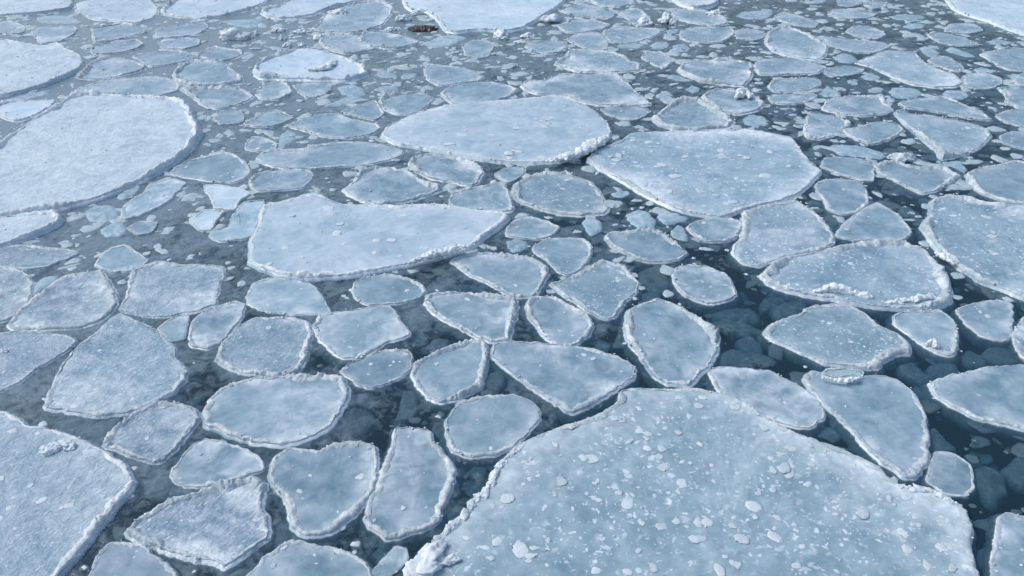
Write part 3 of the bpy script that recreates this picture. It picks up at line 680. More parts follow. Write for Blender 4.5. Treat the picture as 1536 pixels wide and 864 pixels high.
P|3B|pale shield-shaped floe right of the thick-rimmed rounded wet floe|345,340 380,280 480,260 620,240 780,225 830,280 880,345 905,380 860,410 760,440 680,490 600,530 530,530 440,480 380,420|c=0.328,0.418,0.492
P|3B|dark arrow-shaped floe under the pale shield-shaped floe|500,600 560,555 650,515 720,485 890,478 920,520 905,590 860,630 760,675 680,703 620,690 550,640|c=0.246,0.328,0.410
P|3B|half-moon floe with thick white rim in the centre|985,215 1000,165 1080,145 1250,150 1400,165 1510,185 1525,250 1500,350 1470,425 1380,435 1280,410 1180,350 1080,300 1020,260|rim=1.3
P|3B|rounded triangular floe below the thick-rimmed half-moon floe|910,640 920,560 1000,520 1100,465 1230,425 1330,430 1360,490 1350,580 1310,700 1200,755 1080,785 1010,760 950,690|c=0.295,0.385,0.467
P|F|wide half-round floe below the right end of the long slab|675,392 690,383 720,379 760,382 800,388 820,400 822,412 810,435 800,445 770,445 740,430 700,410|c=0.328,0.410,0.492 rim=1.1
P|3C|large kite-shaped floe sprinkled with nuggets in the centre|245,100 330,75 440,30 520,-25 570,-30 690,0 720,50 765,90 755,140 700,190 620,290 570,305 480,265 390,210 300,150|crumbs=40
P|3C|egg-shaped floe with a pale oblong scar in the centre|110,230 130,180 270,175 330,200 400,245 470,275 497,340 470,400 380,460 300,458 220,410 160,330 120,285|c=0.271,0.361,0.443
P|F|big wedge-shaped grey floe behind the giant foreground floe|738,535 742,516 780,512 830,515 880,522 930,535 953,550 950,565 930,582 895,603 858,621 830,605 795,580 765,558|c=0.271,0.353,0.435 rim=.7 z=.025
P|3C|large six-sided floe with broad white rim touching the giant floe|680,390 690,260 760,220 870,180 960,210 1070,270 1190,350 1228,410 1220,490 1170,570 1090,650 1040,690 930,680 850,630 780,540 720,460|c=0.295,0.385,0.467 rim=1.2 z=.025
P|F|smooth tilted floe touching the giant floe's upper right edge|1065,560 1075,550 1110,552 1150,556 1200,580 1228,600 1235,625 1215,642 1190,640 1130,622 1085,597|c=0.271,0.361,0.443 rim=.5
S|3C|sunken blade-like floe right of the large six-sided floe|1175,300 1280,280 1380,310 1480,360 1400,375 1290,350|z=-.006
S|3C|sunken rounded floe above the smooth tilted floe|1225,500 1290,460 1370,470 1440,540 1350,560 1240,545|z=-.004
S|3C|deep sunken floe right of the blade-like one|1330,400 1400,370 1470,420 1480,480 1420,495|z=-.022
S|3C|sunken oval floe above the large six-sided floe|770,140 830,105 890,130 880,185 810,195|z=-.014
S|3C|dim plate behind the sunken blade-like floe|1160,270 1240,225 1400,215 1465,260 1460,300 1380,290|z=-.016
# ---- right
B|3D|big turtle-back floe with crusted edges below the white-ridged oval|25,385 40,350 120,300 230,265 280,230 430,208 540,218 620,260 720,340 810,380 900,460 895,515 820,515 760,540 700,585 560,585 380,560 200,480 60,420|c=0.295,0.385,0.459 z=.03 rim=1 crumbs=0
P|3D|pear-shaped floe with a white nugget on its near edge|780,290 820,262 920,262 1050,250 1110,290 1150,340 1150,470 1130,510 1060,510 980,470 870,390 790,330|c=0.295,0.385,0.467 rim=.7
P|3D|half-sunken triangular floe near the right edge|1140,250 1260,210 1380,190 1465,215 1470,330 1460,410 1400,430 1290,400 1200,330|c=0.271,0.361,0.443 rim=.5 z=.010
P|3D|round floe cut by the right edge below the large smooth floe|1470,390 1500,340 1540,290 1620,280 1620,580 1530,520 1490,460|rim=.5
P|3D|small white-lipped ice cake below the turtle-back floe|370,630 400,595 500,590 610,610 600,645 530,668 450,655|c=0.414,0.506,0.570 z=.035 rim=1
P|F|long drooping floe with crusted right side beside the giant floe|1206,570 1218,558 1250,563 1310,563 1345,570 1372,590 1385,615 1392,650 1390,690 1375,716 1355,715 1320,692 1290,665 1270,635 1235,605|c=0.279,0.369,0.451 z=.03
P|F|broad smooth floe at right edge with pale upper rim, lower right|1393,575 1415,565 1460,555 1500,549 1560,550 1590,600 1570,650 1520,640 1470,630 1425,608 1400,590|c=0.295,0.394,0.476 rim=.8
S|3D|sunken curled floe below the turtle-back floe's tail|820,555 900,530 970,590 1030,630 950,645 850,600|z=-.012
S|3D|sunken floe under the pear-shaped floe|985,560 1060,530 1150,540 1170,590 1100,620 1020,610|z=-.016
S|3D|sunken leaf-shaped floe below the half-sunken triangular floe|1310,490 1340,445 1440,450 1510,530 1400,545|z=-.010
S|3D|deep dim floe left of the sunken leaf-shaped floe|1185,500 1230,455 1310,490 1330,545 1240,540|z=-.020
S|3D|sunken wedge behind the turtle-back floe's left end|90,230 150,190 280,178 290,200 250,255 130,282|z=-.008
S|3D|dim lump left of the sunken wedge|25,190 70,135 160,140 165,170 90,215 40,225|z=-.022
S|3D|dim round lump below the sunken curled floe|885,690 930,662 980,690 970,735 910,740|z=-.025
P|4D|dull block-like floe right of the long drooping floe|1060,400 1075,310 1110,255 1180,260 1270,320 1285,440 1240,475 1140,460|c=0.213,0.303,0.377 z=.006 rim=.4
S|4D|sunken rounded floe right of the dull block-like floe|1300,400 1285,330 1360,305 1440,350 1455,430 1400,500 1350,460|z=-.004 c=0.262,0.361,0.443
S|4D|sunken floe cut by the right frame edge near the bottom|1450,330 1510,265 1620,250 1620,420 1520,400|z=-.008
P|4D|tall grey floe in the bottom right corner|1395,700 1415,570 1450,555 1550,580 1640,610 1640,930 1375,930 1385,800|c=0.279,0.369,0.443 rim=.6
S|4D|sunken fin-like floe right of the drooping floe's crusted side|1060,150 1100,120 1170,190 1215,225 1150,235 1080,200|z=-.010
S|4D|pale blurred lump in the dark gap right of the giant floe|1310,760 1330,705 1380,710 1385,770 1350,800|z=-.030
# ---- bottom left and centre
P|4A|folded-rim floe between the five-sided floe and the corner floe|500,220 530,170 610,100 700,40 780,8 900,22 985,60 980,110 930,160 860,250 780,310 700,295 600,260|c=0.262,0.344,0.426 m=w rim=1.1
P|4A|small bow-shaped floe below the bean-shaped pale floe|835,365 880,300 950,220 1010,190 1110,210 1200,240 1270,280 1290,340 1200,375 1100,400 970,425 880,410|c=0.279,0.361,0.443 rim=.7
P|4A|large dark wet floe with thick rim at the bottom left|605,650 650,600 760,530 850,480 1000,440 1150,400 1250,375 1300,410 1290,520 1325,600 1310,680 1200,770 1100,825 1020,795 880,770 740,720 640,685|c=0.238,0.328,0.410 m=w z=.03 rim=1
P|4A|round-topped floe on the bottom edge beside the corner floe|440,870 470,770 540,705 640,700 720,735 800,790 870,860 870,940 450,940|c=0.279,0.361,0.443 rim=.6
P|4B|ear-shaped grey floe with white dots at the bottom centre left|72,370 100,280 170,230 250,240 320,250 400,210 540,205 610,235 612,380 590,450 500,570 420,625 340,670 240,665 190,620 160,490 100,430|c=0.271,0.361,0.443 rim=.7 z=.025 lumps=7
P|4B|bell-shaped grey floe with a cracked neck left of the giant floe|548,580 570,490 610,400 650,300 680,210 705,140 780,135 865,145 890,210 940,270 985,330 980,430 920,560 870,620 760,665 660,688 590,640|c=0.254,0.344,0.426 rim=.6 z=.025 lumps=6
P|F|smooth rounded floe just left of the giant floe's upper corner|668,650 672,625 690,602 725,593 770,592 795,600 812,618 808,632 790,652 770,670 740,683 705,686 680,675|c=0.271,0.361,0.443 rim=.9
P|4B|broad dome-topped floe on the bottom edge left of centre|-30,870 50,780 140,710 180,690 330,715 430,735 520,775 575,830 580,930 -40,940|c=0.254,0.344,0.426 rim=.7 lumps=4
P|4B|small tilted dim floe on the bottom edge left of the giant floe|565,870 620,800 700,715 750,730 760,780 700,840 640,890|c=0.230,0.320,0.394 z=.008 rim=.4
S|4B|sunken crusty floe under the bean-shaped floe's right end|430,130 440,50 500,20 580,50 590,110 530,175 440,175|z=.002 c=0.246,0.336,0.410
S|4B|thin sunken flake left of the smooth rounded floe|690,100 720,40 740,0 800,10 795,60 750,90|z=.002
S|4B|tiny pale floe between the dark wet floe and ear-shaped floe|65,700 90,570 130,570 170,650 160,690|z=-.004
S|4A|tiny round-topped floe above the dark wet floe|760,450 790,410 850,400 890,440 850,475 790,480|z=-.002
S|4B|dim blob below-left of the giant floe's crusted edge|925,560 960,500 1030,490 1040,530 980,590|z=-.018
S|4B|dim blob between the ear-shaped and small tilted floes|585,735 620,705 665,710 665,745 615,760|z=-.020
S|4B|dim round blob below the smooth rounded floe|1060,325 1090,290 1140,300 1135,340 1085,352|z=-.028
S|4B|dim blob above the smooth rounded floe's left side|875,130 900,90 950,105 945,150 905,165|z=-.018
S|4B|dim blob right of the bell-shaped floe's neck|890,220 915,185 945,200 945,245 915,252|z=-.018
S|3B|bright ice chunk in the dark gap left of the half-moon floe|890,270 940,225 990,260 1025,340 960,370 900,340|z=-.006 c=0.560,0.672,0.739
S|3B|small ice chunk under the oval floe's left end|460,215 500,188 555,195 560,238 480,242|z=.002
S|3B|dim chunk right of the oval floe with bright near rim|1000,105 1040,75 1110,95 1100,130 1030,135|z=-.012
S|3B|long blurred chunk left of the wide half-round floe|1130,110 1190,75 1300,90 1390,125 1330,148 1190,145|z=-.020
S|3B|dim angular chunk under the thick-rimmed half-moon floe|1000,440 1040,395 1130,400 1120,440 1050,480|z=-.016
S|3B|dim small chunk right of the pale shield-shaped floe's tip|910,405 950,375 1000,390 985,425 930,430|z=-.018
S|3B|small knobby floe in the gap right of the rounded triangular floe|1330,680 1360,610 1430,590 1450,650 1410,710|z=.006
S|3B|narrow sunken flake right of the dark arrow-shaped floe|850,760 870,700 935,705 945,790 890,850 845,840|z=-.002
S|3B|blurred lump below the dark arrow-shaped floe|590,740 620,705 670,715 680,765 625,785|z=-.024
S|4A|smooth awash slush strip between the five-sided and corner floes|150,95 215,62 400,95 600,75 600,105 500,190 480,210 300,140|z=.003
C|4A|white ice nugget wedged at left edge beside the wet wedge floe|-15,-235 15,-262 45,-265 40,-240 10,-228|h=.03
"""

TILES = {'1A': (0, 0, 3.84), '1B': (380, 0, 3.84), '1C': (760, 0, 3.84), '1D': (1136, 0, 3.84),
         '2A': (0, 200, 3.84), '2B': (380, 200, 3.84), '2C': (760, 200, 3.84), '2D': (1136, 200, 3.84),
         '3A': (0, 400, 3.84), '3B': (380, 400, 3.84), '3C': (760, 400, 3.84), '3D': (1136, 400, 3.84),
         '4A': (0, 600, 3.273), '4B': (380, 600, 3.273), '4C': (730, 600, 3.273), '4D': (1067, 600, 3.273),
         'F': (0, 0, 1.0)}

def parse(row):
    kind, tile, label, pts, opts = row.split('|')
    ox, oy, sc = TILES[tile]
    p = np.array([[float(a) for a in t.split(',')] for t in pts.split()])
    p = p / sc + np.array([ox, oy])
    o = {}
    for t in opts.split():
        k, val = t.split('=')
        o[k] = tuple(float(a) for a in val.split(',')) if ',' in val else (val if k == 'm' else float(val))
    return kind, label, p, o

NAMES = []
OUTLINES = []          # pixel outlines, to find the open water later
GROUPS = {'B': 'large flat floes', 'W': 'snowy thick floes', 'P': 'pancake ice floes', 'S': 'waterlogged and sunken floes',
          'C': 'loose snow and ice chunks', 'D': None}
BASE = {'B': (.40, .51, .61), 'W': (.56, .665, .745), 'P': (.27, .36, .44), 'S': (.38, .48, .56), 'C': (.68, .74, .79)}
LUMPS = []
for k in range(10):
    v, f = blob(ICO2, 40 + k, 0.95, 1.25, 0.12)
    v = v * np.array([1.0, 0.5 + 0.05 * k, 0.20])
    LUMPS.append(mesh_from("ice_lump", v, tris=f))
    LUMPS[-1].materials.append(MAT_CRUMB)

def whiten(c, t, w=(.74, .80, .84)):
    return tuple(a * (1 - t) + b * t for a, b in zip(c, w))

def scatter_inside(poly, n, rs, edge_bias=0.0):
    lo, hi = poly.min(0), poly.max(0)
    got = np.zeros((0, 2))
    while len(got) < n:
        c = lo + rs.rand(n * 3, 2) * (hi - lo)
        got = np.concatenate([got, c[inside(poly[::max(1, len(poly) // 60)], c)]])
    return got[:n]

def crumbs_mesh(pos, size, rs, name, flat=0.6, base=ICO1):
    vs, fs, k = [], [], 0
    V0, F0 = base
    for (x, y, z), s in zip(pos, size):
        a = rs.rand() * 6.28
        w, _ = blob(base, rs.rand() * 90, 0.85, 1.3)
        w = w * np.array([1, 0.5 + 0.5 * rs.rand(), flat * (0.7 + 0.6 * rs.rand())]) * s
        ca, sa = math.cos(a), math.sin(a)
        w = np.stack([w[:, 0] * ca - w[:, 1] * sa + x, w[:, 0] * sa + w[:, 1] * ca + y, w[:, 2] + z], 1)
        vs.append(w)
        fs.append(F0 + k)
        k += len(V0)
    return mesh_from(name, np.concatenate(vs), tris=np.concatenate(fs))

def rim_mesh(o, nrm, w, h, z0, seed, closed=True):
    """A lumpy crust of frozen slush that follows the outline o."""
    n = len(o)
    s = seed * 13.7
    fr = 1.0 / max(w, 0.012)
    along = fbm(o[:, 0] * fr * 0.45 + s, o[:, 1] * fr * 0.45, np.full(n, s), 3)
    along2 = 1.25 * fbm(o[:, 0] * 2.4 + s, o[:, 1] * 2.4, np.full(n, s + 9), 3)
    wid = w * np.clip(0.95 + 0.9 * along + 1.5 * along2, 0.22, 2.2)
    hei = h * np.clip(0.8 + 0.8 * along + 2.2 * along2, 0.03, 2.5)
    patch = np.clip(0.5 + 1.6 * fbm(o[:, 0] * 5 + s + 4, o[:, 1] * 5, np.full(n, s), 2), 0.1, 1.0)
    prof = [(0.14, -0.9, 0), (0.18, -0.35, 0), (0.13, 0.05, .15), (0.02, 0.35, .55), (-0.14, 0.62, .9), (-0.32, 0.75, 1.0), (-0.50, 0.62, .85), (-0.68, 0.36, .5), (-0.85, 0.12, .2), (-1.05, -0.35, 0)]
    vs = []
    for off, zz, lm in prof:
        q = o + nrm * (off * wid)[:, None]
        if zz < -0.5:
            z = np.full(n, -0.012)
        elif zz < 0:
            z = z0 * 0.3 + zz * 0.01 + np.zeros(n) if off > 0 else z0 + zz * hei
        else:
            z = z0 + zz * hei - (0.25 * z0 if off > 0.1 else 0)
        rx, ry = q[:, 0] * .8 - q[:, 1] * .6, q[:, 0] * .6 + q[:, 1] * .8
        b = fbm(rx * fr * 1.1 + s, ry * fr * 1.1, z * fr + s, 4, 0.65) * 1.6
        g = fbm(rx * fr * 2.3 + s + 1.5 * b, ry * fr * 2.3 - 1.5 * b, z * fr * 3 + off * 2, 2, 0.7)
        z = z + lm * hei * patch * ((0.85 * b + 0.75 * g) if h < 0.02 else (0.5 * b + 0.35 * g))
        q = q + nrm * (w * (0.15 * g + 0.10 * b) * (0.5 + lm))[:, None]
        vs.append(np.column_stack([q, z]))
    v = np.concatenate(vs)
    quads = np.concatenate([ring_faces(n, k * n, (k + 1) * n) for k in range(len(prof) - 1)])
    return v, quads

def make_floe(kind, label, p_px, opt, seed):
    rs = np.random.RandomState(seed + 100)
    sunk = kind == 'S'
    c = opt.get('c', BASE[kind])
    j = 1 + 0.10 * (rs.rand() - 0.5)
    c = tuple(a * j for a in c)
    if opt.get('m') == 'w':
        c = (c[0] * 1.15, c[1] * 1.12, c[2] * 1.14)
    c = (c[0] * 0.74, c[1] * 0.90, c[2] * 0.91) if c[0] < .44 else (c[0] * .93, c[1] * .99, c[2] * .985)
    z0 = opt.get('z', {'B': .03, 'W': .045, 'P': .020, 'S': -.01}[kind])
    if sunk:
        pc = p_px.mean(0)
        z0 += -0.008 if pc[1] > 430 else 0.001 if pc[0] > 700 else 0.005
    else:
        z0 *= 0.62
    w0 = px_to_world(p_px, max(z0, 0) * 0.6)
    dist = math.hypot(np.clip(w0.mean(0)[1], 2.2, 99), CAM_H)
    px = dist / 820.0
    _, per = closed_spline(w0, 64)
    n = int(np.clip(per / (px * 1.75), 40, 800))
    o, per = closed_spline(w0, n)
    if area_of(o) < 0:
        o = o[::-1].copy()
    A = area_of(o)
    s = math.sqrt(A)
    if opt.get('shrink'):
        o = o + (o.mean(0) - o) * opt['shrink']
    nrm = normals_out(o)
    # uneven outline
    ph = seed * 5.3
    jag = 0.022 * min(s, 1.0) * fbm(o[:, 0] * 7 / max(s, .3) + ph, o[:, 1] * 7 / max(s, .3), np.full(n, ph), 2) \
        + 0.010 * min(1, s / 0.3) * fbm(o[:, 0] * 38 + ph, o[:, 1] * 38, np.full(n, ph), 3)
    if sunk:
        jag *= 1.8
    o = o + nrm * (jag + (0.006 + 0.012 * min(s, .6) if kind in 'PS' else 0))[:, None]
    cen = star_centre(o)
    org = np.array([cen[0], cen[1]])
    rad = np.linalg.norm(o - cen, axis=1).mean()
    R = int(np.clip(rad / (px * 3.0), 6, 90))
    ts = (np.arange(R) / R) ** 1.25
    rw = float(np.clip(0.068 * s, 0.010, 0.046)) * min(1.25, 0.55 + 0.45 * opt.get('rim', 1.0))
    own = 0.15 + 1.05 * rs.rand()
    if opt.get('rim', 1) > 1.05:
        own = max(own, .8)
    rw *= 0.55 + 0.4 * own
    rh = (0.25 + own) * 0.36 * rw * opt.get('rim', 1.0)
    has_rim = not sunk
    rings, fro = [], []
    for t in ts:
        q = o + (cen - o) * t
        step = max(1, n // 200)
        d = np.sqrt(((q[:, None, :] - o[None, ::step, :]) ** 2).sum(-1)).min(1) if n * n < 4e5 else np.abs(t) * np.linalg.norm(o - cen, axis=1)
        relief = (0.009 if kind == 'P' else 0.006) * min(1, s) * fbm(q[:, 0] * 6 + ph, q[:, 1] * 6, np.full(n, ph), 3)
        amp = {'W': 0.004, 'B': 0.005, 'P': 0.0035, 'S': 0.008}[kind]
        relief += amp * fbm(q[:, 0] * 24 + ph, q[:, 1] * 24, np.full(n, ph + 3), 3)
        if kind == 'W' and opt.get('m') is None:      # wind-packed snow: low ripples
            relief += 0.008 * fbm((q[:, 0] * .9 - q[:, 1] * .35) * 3 + ph, (q[:, 1] + q[:, 0] * .35) * 11, np.full(n, ph), 3)
        edge = np.clip(1 - d / max(0.5 * rw, 1e-4), 0, 1)
        if sunk:
            z = z0 + relief - edge ** 2 * 0.012
        else:
            up = np.sqrt(np.clip(d / (0.95 * rw), 0, 1))
            z = -0.003 + (z0 + 0.003 + relief) * up
        if sunk:
            z -= 0.03 * min(1, s / .3) * np.clip(1 - d / (0.22 * s), 0, 1) ** 2
        z -= (0.45 * z0 if kind in 'PB' else 0) * np.clip(d / (0.28 * s), 0, 1) ** .8
        fl = fbm(q[:, 0] * 2.6 / max(s, .35) + ph, q[:, 1] * 2.6 / max(s, .35), np.full(n, ph + 7), 3)
        fro.append(np.clip(1.0 * np.exp(-d / (0.085 * s)) * (1 + fl) + (0.35 if opt.get('big') else 0.8) * fl - 0.05, 0, 1))
        rings.append(np.column_stack([q, z]))
    k1 = 1.0 if kind in 'BW' else min(1.0, s / .35)
    zt = z0
    skirt = [(0.004, -0.006 + min(zt, 0)), (0.012 * k1, -0.014 + min(zt, 0)), (0.026 * k1, -0.038 + min(zt, 0)), (0.024 * k1, -0.066 + min(zt, 0)), (-0.03 * k1, -0.090 + min(zt, 0))]
    if sunk:
        skirt = [(0.004, zt - .046), (0.002, zt - .052), (-0.02 * k1, zt - .065)]
    low = []
    for off, zz in skirt:
        q = o + nrm * (off + (0.004 + 0.5 * max(off, 0)) * fbm(o[:, 0] * 9 + ph, o[:, 1] * 9, np.full(n, ph + zz * 20), 3))[:, None]
        low.append(np.column_stack([q, np.full(n, zz)]))
    seq = low[::-1] + rings
    nv = n * len(seq)
    v = np.concatenate(seq + [np.array([[cen[0], cen[1], rings[-1][:, 2].mean()], [cen[0], cen[1], seq[0][0, 2] - .01]])])
    quads = np.concatenate([ring_faces(n, k * n, (k + 1) * n) for k in range(len(seq) - 1)])
    i = np.arange(n)
    j2 = (i + 1) % n
    last = (len(seq) - 1) * n
    tris = np.concatenate([np.stack([last + i, last + j2, np.full(n, nv)], 1), np.stack([j2, i, np.full(n, nv + 1)], 1)])
    fro = np.concatenate([np.zeros(n * len(low))] + fro + [[fro[-1].mean(), 0]])
    v[:, :2] -= org
    m = opt.get('m')
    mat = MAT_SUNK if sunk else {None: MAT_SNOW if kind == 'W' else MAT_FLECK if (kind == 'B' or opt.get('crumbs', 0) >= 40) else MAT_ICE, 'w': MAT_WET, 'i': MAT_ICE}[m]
    root = link("ice_floe", mesh_from("ice_floe", v, quads, tris, frost=fro), mat, loc=(org[0], org[1], 0), color=c)
    root["label"] = label
    root["category"] = "ice floe"
    root["group"] = GROUPS[kind]
    if has_rim and opt.get('rim', 1) > 0.05:
        nr = int(np.clip(per / (px * 1.35), 50, 1200))
        ii = np.linspace(0, n, nr, endpoint=False)
        oo = np.concatenate([o, o[:1]])
        orim = np.stack([np.interp(ii, np.arange(n + 1), oo[:, 0]), np.interp(ii, np.arange(n + 1), oo[:, 1])], 1)
        nn = normals_out(orim)
        for _ in range(6):
            nn = nn + np.roll(nn, 1, 0) + np.roll(nn, -1, 0)
            nn /= np.linalg.norm(nn, axis=1)[:, None]
        rv, rq = rim_mesh(orim - nn * rw * 0.62, nn, rw * 0.85, rh, z0 * 0.96, seed)
        rv[:, :2] -= org
        link("rim", mesh_from("rim", rv, rq), MAT_RIM, root, color=whiten(c, 0.85, (.80, .85, .87)) if kind == 'W' else whiten(c, 0.30 + 0.25 * min(own, 1), (.64, .71, .72)))
    top = np.concatenate(rings)

    def height(x, y):
        return top[np.argmin((top[:, 0] - x) ** 2 + (top[:, 1] - y) ** 2), 2]
    # frozen-in lumps one can tell apart
    inner = (o - cen) * 0.93 + cen
    nl = int(opt.get('lumps', int(2 + 5 * rs.rand()) if kind == 'P' and s > .25 else 0))
    if nl:
        pos = scatter_inside(inner, nl * 6, rs)
        cz = CP * pos[:, 1] + SP * CAM_H
        seen = (np.abs(pos[:, 0] * FOC / cz) < 766) & (FOC * (CP * CAM_H - SP * pos[:, 1]) / cz < 430)
        pos = pos[seen][:nl]
        nl = len(pos)
        clump = fbm(pos[:, 0] * 4 + ph, pos[:, 1] * 4, np.full(nl, ph), 2)
        for (x, y), cl in zip(pos, clump):
            sz = (0.009 + 0.019 * rs.rand() ** 2.4) * (1.15 + 0.25 * cl) * (1.15 if opt.get('big') else 0.7 if kind == 'P' else 0.9 + 0.10 * dist)
            lo = link("ice_lump", LUMPS[rs.randint(10)], None, root, (x - org[0], y - org[1], height(x, y) + sz * 0.02), whiten(c, 0.2 + 0.6 * rs.rand(), (.74, .84, .89)))
            lo.rotation_euler = (0, 0, rs.rand() * 6.28)
            lo.scale = (sz, sz, sz * (0.15 + 0.25 * rs.rand()))
    nc = int(opt.get('crumbs', 0 if sunk else 8 + 50 * A))
    if nc and not sunk:
        nin = nc // 2
        nc = nin + int(min(per / 0.034, 300) * (0.3 + 0.6 * opt.get('rim', 1)) * (.35 + .65 * own))
        pin = scatter_inside(inner, max(nin, 1), rs)
        ei = rs.randint(0, n, nc - nin)
        # beads gather in stretches
        ok = fbm(o[ei, 0] * 6 + ph, o[ei, 1] * 6, np.full(len(ei), ph + 2), 2) > rs.rand(len(ei)) * .9 - .45
        ei = ei[ok]
        t = (0.25 + 0.75 * rs.rand(len(ei))) * min(0.16, 1.1 * rw / (rad + 1e-6))
        ped = o[ei] + (cen - o[ei]) * t[:, None]
        pos = np.concatenate([pin, ped])
        hz = np.concatenate([np.array([height(*q) for q in pin]), z0 + rh * (0.25 + 0.5 * rs.rand(len(ped)))])
        size = (0.0026 + 0.0062 * rs.rand(len(pos)) ** 2.2) * (0.45 + 0.14 * dist)
        cm = crumbs_mesh(np.column_stack([pos - org, hz]), size, rs, "snow_crumbs")
        co = link("snow_crumbs", cm, MAT_CRUMB, root, color=whiten(c, 0.6))
        co["kind"] = "stuff"
    return root, o

def make_chunk(kind, label, p_px, opt, seed):
    rs = np.random.RandomState(seed + 500)
    w0 = px_to_world(p_px, 0.02)
    o, _ = closed_spline(w0, 40)
    cen = o.mean(0)
    ext = (o.max(0) - o.min(0)) / 2
    h = opt.get('h', .06)
    # the pixel outline shows the standing height too: thin the footprint in depth
    ext[1] = max(ext[1] * 0.45, ext[0] * 0.35)
    vs, fs, k = [], [], 0
    nb = 9 if kind == 'C' else 14
    for b in range(nb):
        base = ICO4 if b < 2 else ICO3
        wv, f = blob(base, seed * 1.9 + b * 4.7, 0.75, 1.5)
        a = rs.rand() * 6.28
        r = 0.0 if b == 0 else 0.35 + 0.45 * rs.rand()
        sc = 0.62 if b == 0 else 0.22 + 0.25 * rs.rand()
        hz = h * (0.75 if b == 0 else (0.25 + 0.35 * rs.rand()))
        x, y = ext * r * np.array([math.cos(a), math.sin(a)])
        sx, sy = ext * sc
        sy = max(sy, sx * .5)
        w = np.column_stack([wv[:, 0] * sx + x, wv[:, 1] * sy + y, wv[:, 2] * hz * .8 + hz * .35])
        g = fbm(w[:, 0] * 60, w[:, 1] * 60, w[:, 2] * 60 + seed, 3)
        w += wv * (0.010 * g * min(1, ext[0] / .1))[:, None]
        vs.append(w)
        fs.append(f + k)
        k += len(w)
    me = mesh_from("ice_chunk", np.concatenate(vs), tris=np.concatenate(fs))
    c = opt.get('c', BASE.get(kind, (.3, .25, .2)))
    root = link("ice_chunk", me, MAT_DEBRIS if kind == 'D' else MAT_CRUMB, loc=(cen[0], cen[1], opt.get('z', 0.0)), color=c)
    root["label"] = label
    root["category"] = "ice chunk"
    if GROUPS[kind]:
        root["group"] = GROUPS[kind]
    return root, o

ROOTS = {}
for idx, row in enumerate([r for r in FLOES.strip().splitlines() if r and not r.startswith('#')]):
    kind, label, p_px, opt = parse(row)
    OUTLINES.append(p_px)
    NAMES.append(label)
    fn = make_chunk if kind in 'CD' else make_floe
    root, o = fn(kind, label, p_px, opt, idx)
    ROOTS[label] = root

# ------------------------------------------------------------------ snow ridges standing on single floes
def ridge(label, pts, width, height, z, seed, color=(.78, .83, .86)):
    root = ROOTS[label]
    p = px_to_world(np.array(pts, float), z)
    rs = np.random.RandomState(int(seed) + 900)
    width *= 0.7
    seg = np.linalg.norm(np.diff(p, axis=0), axis=1)
    cum = np.concatenate([[0], np.cumsum(seg)])
    nb = int(np.clip(cum[-1] / (width * 0.30), 9, 34 if cum[-1] < .6 else 90))
    vs, fs, k = [], [], 0
    for b in range(nb):
        u = (b + rs.rand()) / nb
        x = np.interp(u * cum[-1], cum, p[:, 0])
        y = np.interp(u * cum[-1], cum, p[:, 1])
        env = min(1.0, 0.35 + 2.2 * min(u, 1 - u)) * (0.45 + 0.75 * rs.rand())
        wv, f = blob(ICO4 if nb < 30 else ICO3, seed * 3.3 + b * 2.9, 0.9, 1.1, 0.10)
        ax = math.atan2(*(np.array([np.interp(min(u + .1, 1) * cum[-1], cum, p[:, i]) - np.interp(max(u - .1, 0) * cum[-1], cum, p[:, i]) for i in (1, 0)]))) + rs.normal() * .4
        ca, sa = math.cos(ax), math.sin(ax)
        lx, ly = wv[:, 0] * width * env * 1.7, wv[:, 1] * width * env
        off = rs.normal(size=2) * width * 0.35
        w = np.column_stack([x + off[0] + lx * ca - ly * sa, y + off[1] + lx * sa + ly * ca, z - .004 + height * env * (0.35 + wv[:, 2] * 0.75)])
        w += wv * (0.010 * fbm(w[:, 0] * 60, w[:, 1] * 60, w[:, 2] * 60, 4, .7))[:, None]
        vs.append(w)
        fs.append(f + k)
        k += len(w)
    v = np.concatenate(vs) - np.array([root.location.x, root.location.y, 0])
    link("snow_ridge", mesh_from("snow_ridge", v, tris=np.concatenate(fs)), MAT_CRUMB, root, color=color)

L_OVAL = "long oval floe with bright white ridge along its near edge"
ridge(L_OVAL, [(1222, 438), (1245, 435), (1270, 438), (1310, 446)], .034, .034, .024, 3)
ridge(L_OVAL, [(1325, 454), (1360, 452), (1395, 446), (1412, 448)], .028, .024, .022, 5)
ridge("small white-lipped ice cake below the turtle-back floe", [(1233, 566), (1262, 572), (1285, 569), (1294, 563)], .012, .016, .04, 6)
L_HIGH = "bright high-rimmed floe with a snow ridge across its middle"
ridge(L_HIGH, [(462, 104), (482, 104), (496, 98), (503, 90)], .045, .028, .033, 7)
ridge("bowl-shaped floe with a snow knob on its back edge", [(1103, 147), (1115, 140), (1128, 146)], .04, .05, .03, 8)
L_CORNER = "large wet glinting floe filling the bottom left corner"
ridge(L_CORNER, [(62, 678), (80, 672), (98, 668), (108, 674)], .034, .026, .03, 9, (.66, .76, .84))
L_GIANT = "giant flat blue-grey floe speckled with white lumps filling the bottom foreground"
ridge(L_GIANT, [(618, 862), (632, 848), (650, 838), (672, 842)], .060, .030, .034, 12, (.68, .76, .79))
ridge(L_GIANT, [(625, 842), (662, 805), (700, 770), (735, 728), (755, 692), (790, 664)], .022, .016, .026, 21, (.60, .68, .71))
ridge(L_GIANT, [(1345, 728), (1395, 737), (1440, 758)], .022, .012, .028, 22, (.55, .64, .70))
L_SLAB = "long white slab floe with straight left end in the left centre"
ridge(L_SLAB, [(615, 395), (650, 383), (690, 375), (715, 366)], .03, .035, .06, 15)
ridge("long white lens-shaped floe across the upper centre", [(820, 243), (860, 234), (895, 217), (912, 203)], .05, .04, .06, 16)
